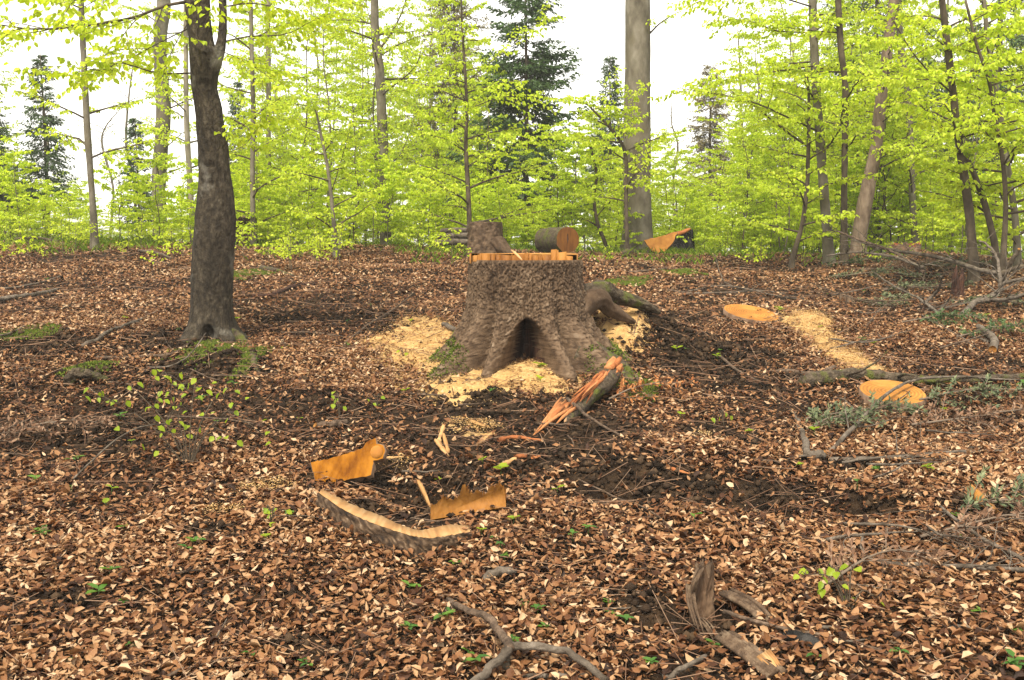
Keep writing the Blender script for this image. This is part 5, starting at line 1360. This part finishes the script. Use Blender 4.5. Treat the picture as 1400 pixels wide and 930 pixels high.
stick('fallen_branch', 'pale thin stick leaning into the hollow of the crooked beech', [(200, 503, .02), (235, 500, .04), (262, 482, .08), (282, 456, .16)], .007, .005, 'branch_grey')
stick('fallen_branch', 'thin dark twig right below the crooked beech', [(270, 512, .03), (330, 515, .04), (378, 517, .03)], .007, .004, 'branch_brown', twigs=2)
stick('fallen_branch', 'dark rotten branch lying right of the crooked beech', [(345, 405, .03), (375, 402, .05), (400, 392, .05), (432, 387, .03)], .02, .03, 'rotten_wood', twigs=2, tl=.3)
stick('fallen_branch', 'pale broken mossy stick high on the slope', [(358, 367, .05), (378, 370, .06), (402, 378, .04)], .045, .02, 'mossy_bark')
stick('fallen_branch', 'dark branch on the crest left of the crooked beech', [(20, 316, .1), (50, 322, .12), (80, 330, .06)], .03, .02, 'dark_bark', twigs=4, tl=.5)
stick('fallen_branch', 'curved dark root-like branch below the crest', [(190, 343, .06), (215, 346, .08), (235, 354, .04)], .03, .015, 'dark_bark')
stick('fallen_branch', 'thin long twig in the leaves left of the big stump', [(470, 470, .03), (510, 440, .05), (545, 418, .06), (565, 400, .03)], .01, .006, 'branch_brown', twigs=4, tl=.3)
stick('fallen_branch', 'brown stick lying level left of the sawdust', [(385, 455, .03), (430, 455, .04), (480, 462, .03)], .008, .006, 'branch_brown', twigs=2)
stick('fallen_branch', 'grey cut stick poking out by the left root of the big stump', [(607, 443, .06), (618, 449, .07), (628, 455, .04)], .026, .024, 'branch_grey', cut=True)
stick('fallen_branch', 'dark stick lying in the leaves above the pit', [(432, 582, .03), (452, 580, .04), (474, 578, .03)], .02, .022, 'branch_brown', cut=True)
stick('fallen_branch', 'brown twig sloping down past the standing chip', [(530, 535, .03), (570, 538, .04), (610, 542, .03)], .01, .006, 'branch_brown', twigs=3)
stick('fallen_branch', 'dark stick lying level behind the big stump roots', [(860, 372, .05), (885, 370, .06), (912, 367, .05)], .02, .018, 'branch_brown')
stick('fallen_branch', 'thin stick in the leaves right of the big stump', [(912, 397, .03), (940, 400, .04), (990, 401, .04)], .016, .01, 'branch_brown')
stick('fallen_branch', 'thin twig sloping in the near left leaves', [(215, 930, .02), (245, 917, .04), (278, 908, .02)], .008, .004, 'branch_brown', twigs=1)
stick('fallen_branch', 'grey thin twig by the bare soil spot in the near leaves', [(288, 890, .02), (298, 868, .05), (312, 845, .03)], .005, .003, 'branch_grey')
stick('fallen_branch', 'thin curved twig arching over the low lime sapling', [(100, 655, .05), (155, 605, .12), (190, 585, .2), (235, 578, .2)], .005, .004, 'branch_grey')
stick('fallen_branch', 'mossy dark rotten log lying left of the low lime sapling', [(88, 520, .05), (110, 512, .09), (132, 514, .08), (146, 522, .02)], .045, .02, 'mossy_bark', n=18, rough=1.0)
stick('fallen_branch', 'thin brown twig behind the low lime sapling', [(225, 570, .05), (290, 572, .06), (350, 580, .04)], .006, .004, 'branch_brown', twigs=2)
for k in range(26):
    u, v = random.uniform(1170, 1410), random.uniform(352, 480) if k < 18 else random.uniform(540, 760); L = random.uniform(50, 150); a = random.gauss(-.1, .6)
    du, dv = L * math.cos(a), L * math.sin(a) * .5
    stick('brush_twig', 'thin bare brush twig ' + near_spot(u, v), [(u - du / 2, v - dv / 2, .04), (u + random.gauss(0, 5), v + random.gauss(0, 5), .14), (u + du / 2, v + dv / 2, .05)], random.uniform(.006, .012), .003,
          random.choice(['branch_grey', 'branch_brown']), 'branch', 'thin twigs of the brush', twigs=3, tl=.35, n=5)
for k in range(46):
    u, v = random.uniform(-20, 1420), random.uniform(372, 900); L = random.uniform(25, 75); a = random.gauss(0, .5)
    du, dv = L * math.cos(a), L * math.sin(a) * .45
    stick('small_stick', 'small broken stick ' + near_spot(u, v), [(u - du / 2, v - dv / 2, .02), (u + random.gauss(0, 3), v + random.gauss(0, 2), .04), (u + du / 2, v + dv / 2, .02)], random.uniform(.004, .011), .003,
          random.choice(['branch_grey', 'branch_brown', 'branch_brown']), 'stick', 'small sticks in the leaves', n=5)

# cut fir boughs of the brush heap
def bough(label, u, v, L, az, mat, seed, dz=.06, wide=.42):
    random.seed(seed); b = G(u, v) + [0, 0, dz]
    t = thing('fir_bough', label, 'branch', b)
    d = np.array([math.cos(az), math.sin(az), 0]); sm, nm = MB(), MB(); m = 9
    p = np.array([b + d * L * (k / (m - 1) - .5) for k in range(m)]); p[:, 2] = ground(p[:, 0], p[:, 1]) + dz + .05 * np.sin(np.linspace(0, 3.1, m))
    addt(sm, p, np.linspace(.008, .002, m), n=5)
    Pn, Tn, Nn = [], [], []
    for k in range(int(L / .035)):
        f = random.random(); i = min(m - 2, int(f * (m - 1))); q = p[i] + (p[i + 1] - p[i]) * (f * (m - 1) - i)
        w = d * .6 + np.array([-d[1], d[0], 0]) * random.choice((-1, 1)) * random.uniform(.5, 1) + [0, 0, random.gauss(.05, .2)]; w = norm(w)
        sl = wide * (1.05 - f * .8) * random.uniform(.5, 1); e = q + w * sl; e[2] = max(e[2], float(ground(e[0], e[1])) + .02)
        addt(sm, np.array([q, e]), [.004, .0015], n=3, caps=False)
        for j in range(int(sl / .009)):
            ff = random.random(); o = q + (e - q) * ff
            Pn.append(o); Tn.append(w * .7 + rng.normal(0, .55, 3)); Nn.append(rng.normal(0, .5, 3) + [0, 0, 1])
    n = len(Pn); leaves(nm, np.array(Pn), np.array(Tn), np.array(Nn), .042 * rng.uniform(.7, 1.3, n), .012 * rng.uniform(.8, 1.6, n), .1, 0, 4)
    build('stem', sm, 'twig', t); build('needles', nm, mat, t)
for k, (lab, u, v, L, az, mat) in enumerate([
    ('wilted green fir bough lying in front of the nearer round slice', 1190, 580, 1.0, .25, 'cut_fir_needle'), ('flat fir bough beside the grey crossing branch', 1150, 590, .7, .6, 'cut_fir_needle'),
    ('green fir bough in front of the rotten snag', 1270, 400, 1.4, .3, 'cut_fir_needle'), ('dark green fir bough below the dry branch', 1300, 444, 1.0, .0, 'fir_needle'),
    ('bluish fir bough left of the dry branch', 1210, 382, 1.5, -.3, 'cut_fir_needle'), ('small fir bough near the weathered slice', 1215, 418, .9, .8, 'cut_fir_needle'),
    ('green fir bough under the fallen birch branches', 1195, 362, 1.6, .1, 'fir_needle'), ('fir bough at the foot of the slanting stem', 1320, 368, 1.6, .2, 'cut_fir_needle'),
    ('fir bough by the sawn pale branch', 1370, 462, 1.2, .4, 'fir_needle'), ('wilted fir bough under the leaning grey bough', 1375, 425, 1.3, -.2, 'cut_fir_needle'),
    ('dry fir bough at the back of the brush heap', 1250, 372, 1.6, -.1, 'needle_litter'), ('dry fir bough in the leaves by the grey twiggy branch', 1370, 735, .9, .2, 'needle_litter'),
    ('dry twiggy fir bough beneath the long level branch', 1200, 790, .6, .5, 'needle_litter'), ('rusty brown fir bough lying right of the torn log', 885, 545, .7, .5, 'rusty_needle'),
    ('green fir bough in the leaves by the yellowish chunk', 1385, 712, .6, .1, 'cut_fir_needle'), ('wilted fir bough right of the straight grey branch', 1345, 590, 1.1, .2, 'needle_litter'),
    ('fir bough lying below the dark mossy log', 1345, 552, 1.0, .1, 'cut_fir_needle'), ('dry brown bough among the leaves left of the rotten log', 70, 600, .9, .4, 'needle_litter')]):
    bough(lab, u, v, L, az, mat, 500 + k)

# ------------------------------------------------------------------ green plants in the leaves
hprot = []
lprot = []
for me_ in protos:
    c_ = me_.copy(); c_.materials[0] = M['lime_leaf']; lprot.append(c_)
for q in range(4):
    lm = MB(); leaves(lm, np.zeros((1, 3)), np.array([[1., 0, 0]]), np.array([[0, 0, 1.]]), 1.0, .42 + .07 * q, .18, -.3 + .1 * q, 8, np.array([.15 + .22 * q]))
    V_, F_, A_ = lm.data(); me = mesh_np('leaf', V_, F_, {'rnd': A_}); me.materials.append(M['herb_leaf']); hprot.append(me)
stemme = None
def herb(loc, s, nl, kinds, label, cat, group, name='forest_herb', upright=.5):
    t = thing(name, label, cat, loc, group)
    mb = MB(); addt(mb, np.array([loc - [0, 0, .01], loc + [0, 0, s * upright]]), [.0025, .0015], n=4); build('stem', mb, 'herb_leaf', t)
    a0 = random.random() * 6.28
    for k in range(nl):
        a = a0 + k * 6.28 / nl + random.gauss(0, .3); e = random.uniform(-.1, .5)
        leaf_object(t, loc + np.array([0, 0, s * upright * random.uniform(.6, 1)]), np.array([math.cos(a), math.sin(a), e]), np.array([-.3 * math.cos(a), -.3 * math.sin(a), 1.]), s * random.uniform(.6, 1.1), kinds)
spots = [(135, 822), (170, 833), (92, 914), (420, 922), (345, 905), (415, 918), (720, 838), (735, 845), (745, 868), (640, 905), (650, 918), (830, 835), (835, 850), (855, 862), (975, 893), (890, 918), (626, 780), (625, 738),
         (690, 770), (676, 745), (615, 850), (605, 855), (1340, 848), (1385, 872), (1385, 918), (1390, 925), (560, 815), (700, 890), (560, 870), (268, 752), (255, 760), (150, 792), (185, 895), (58, 740), (170, 730), (95, 637), (107, 633), (1230, 905), (1115, 912)]
for u, v in spots:
    herb(G(u, v) + [0, 0, .02], random.uniform(.035, .065), random.randint(3, 6), hprot, 'small green herb ' + near_spot(u, v), 'herb', 'green herbs in the near leaves')
for k in range(70):
    u, v = random.uniform(0, 1400), random.uniform(380, 760); g = G(u, v)
    herb(g + [0, 0, .02], random.uniform(.028, .055) * (1 + .03 * g[1]), random.randint(2, 5), hprot if random.random() < .4 else lprot, 'tiny green seedling ' + near_spot(u, v), 'seedling', 'tiny seedlings on the slope', name='tiny_seedling', upright=.9)

def lime_sapling(label, base, tips, leaves_px, y, L, dy=.25):
    t = thing('beech_seedling', label, 'seedling', base)
    ends, owners = [], []
    for tip in tips:
        c = smooth_path([base - [0, 0, .02], (base * .6 + P(tip[0], tip[1], y) * .4) + [0, 0, .08], P(tip[0], tip[1], y + random.gauss(0, dy * .5))], 9)
        mb = MB(); addt(mb, c, np.linspace(.0045, .002, 9), n=5); so = build('stem', mb, 'dark_bark', t, smooth=True); ends.append(c); owners += [so] * 9
    allp = np.vstack(ends)
    for u, v in leaves_px:
        p0 = P(u + random.gauss(0, 1.5), v + random.gauss(0, 1.5), y + random.gauss(0, dy))
        a = random.random() * 6.28
        ni = int(np.argmin(np.linalg.norm(allp - p0, axis=1))); near = allp[ni]; own = owners[ni]
        mb = MB(); addt(mb, np.array([near, (near + p0) / 2 + [0, 0, .015], p0]), [.0026, .002, .0015], n=3); build('petiole', mb, 'dark_bark', own)
        leaf_object(own, p0, np.array([math.cos(a) * .7, math.sin(a) * .5 - .25, -.55 + random.gauss(0, .25)]), np.array([random.gauss(0, .35), -.55 + random.gauss(0, .3), 1]), L * random.uniform(.7, 1.2), lprot)
def zp(X, Y): return (80 + X / 4.228, 460 + Y / 4.228)
LP = [zp(*q) for q in [(170, 300), (140, 340), (230, 325), (235, 350), (290, 370), (340, 375), (388, 360), (405, 285), (455, 262), (545, 200), (585, 200), (610, 230), (630, 225), (560, 235), (660, 265), (715, 215), (700, 265), (725, 265), (765, 270), (790, 240),
      (805, 290), (830, 300), (855, 305), (910, 262), (600, 320), (630, 320), (580, 355), (610, 370), (550, 385), (510, 405), (555, 405), (670, 345), (745, 335), (800, 345), (710, 380), (680, 410), (745, 425), (575, 450), (610, 480), (655, 480), (690, 495), (720, 505), (760, 510),
      (825, 525), (605, 565), (665, 545), (730, 570), (565, 520), (825, 440), (930, 320), (980, 300), (1020, 310), (1090, 350), (1000, 380), (900, 435), (1020, 440), (990, 470), (335, 540), (900, 570), (935, 580), (970, 580), (1030, 600), (860, 670), (905, 690), (530, 655), (585, 660), (480, 630), (825, 750), (1215, 545), (1230, 600), (1220, 490)]]
yb = G(255, 640)[1]
lime_sapling('low spreading beech sapling with many hanging lime leaves below the crooked beech', G(258, 640), [zp(170, 300), zp(400, 270), zp(600, 210), zp(790, 250), zp(930, 310), zp(1080, 350), zp(690, 400), zp(600, 540), zp(820, 520), zp(1000, 440), zp(900, 580)], LP, yb + .1, .047)
cpx = [(498, 487), (1, 1)]
LP2 = [(1092, 787), (1104, 780), (1118, 777), (1124, 784), (1133, 772), (1142, 776), (1160, 774), (1170, 778), (1122, 795), (1118, 806), (1128, 805), (1150, 802), (1157, 818), (1165, 816), (1143, 783), (1202, 825), (1210, 823), (1212, 848), (1188, 851)]
lime_sapling('small lime green seedling in the leaves beside the long level grey branch', G(1160, 838), [(1100, 785), (1135, 775), (1165, 776), (1120, 803), (1150, 803), (1205, 826)], LP2, G(1160, 838)[1] + .03, .045, .08)
for lab, bu, bv, pts in [('small lime seedling between the sawdust and the crooked beech', 465, 575, [(452, 540), (462, 545), (468, 553), (455, 550), (460, 536)]), ('small lime seedling beside the thin sawdust below the plate', 372, 722, [(362, 700), (375, 712), (380, 697), (392, 697), (366, 695), (380, 720), (458, 712), (376, 705)]),
                         ('lime seedling low in the leaves left of the sawdust', 515, 560, [(508, 548), (516, 552), (500, 545), (520, 545)]), ('lime seedling growing by the right churned soil', 990, 582, [(983, 568), (992, 562), (998, 570), (978, 572)]),
                         ('lime seedling left of the big stump in the leaves', 552, 492, [(545, 482), (552, 488), (560, 484), (547, 490)]), ('lime seedling right below the crooked beech root', 390, 480, [(383, 473), (393, 472), (398, 478), (391, 482)])]:
    lime_sapling(lab, G(bu, bv), [pts[0], pts[-1]], pts, G(bu, bv)[1] + .02, .045, .05)

# ------------------------------------------------------------------ thin damp air
hz = bpy.data.meshes.new('haze')
hx, y0_, y1_, z0_, z1_ = 140.0, -20.0, 110.0, float(ground(np.linspace(-140, 140, 60)[:, None], np.linspace(-20, 110, 60)[None]).min()) - 1.5, 16.0
hz.from_pydata([(a, b, c) for c in (z0_, z1_) for b in (y0_, y1_) for a in (-hx, hx)], [], [(0, 2, 3, 1), (4, 5, 7, 6), (0, 1, 5, 4), (1, 3, 7, 5), (3, 2, 6, 7), (2, 0, 4, 6)])
hm_ = bpy.data.materials.new('haze'); hm_.use_nodes = True
hn = hm_.node_tree.nodes; hn.clear(); ho = hn.new('ShaderNodeOutputMaterial'); hv = hn.new('ShaderNodeVolumePrincipled')
hv.inputs['Color'].default_value = (.96, .97, .94, 1); hv.inputs['Density'].default_value = .0013
hm_.node_tree.links.new(hv.outputs[0], ho.inputs['Volume']); hz.materials.append(hm_)
ho_ = bpy.data.objects.new('haze', hz); col.objects.link(ho_); setp(ho_, 'thin pale damp air over the slope and the wood', 'haze', None, 'stuff')
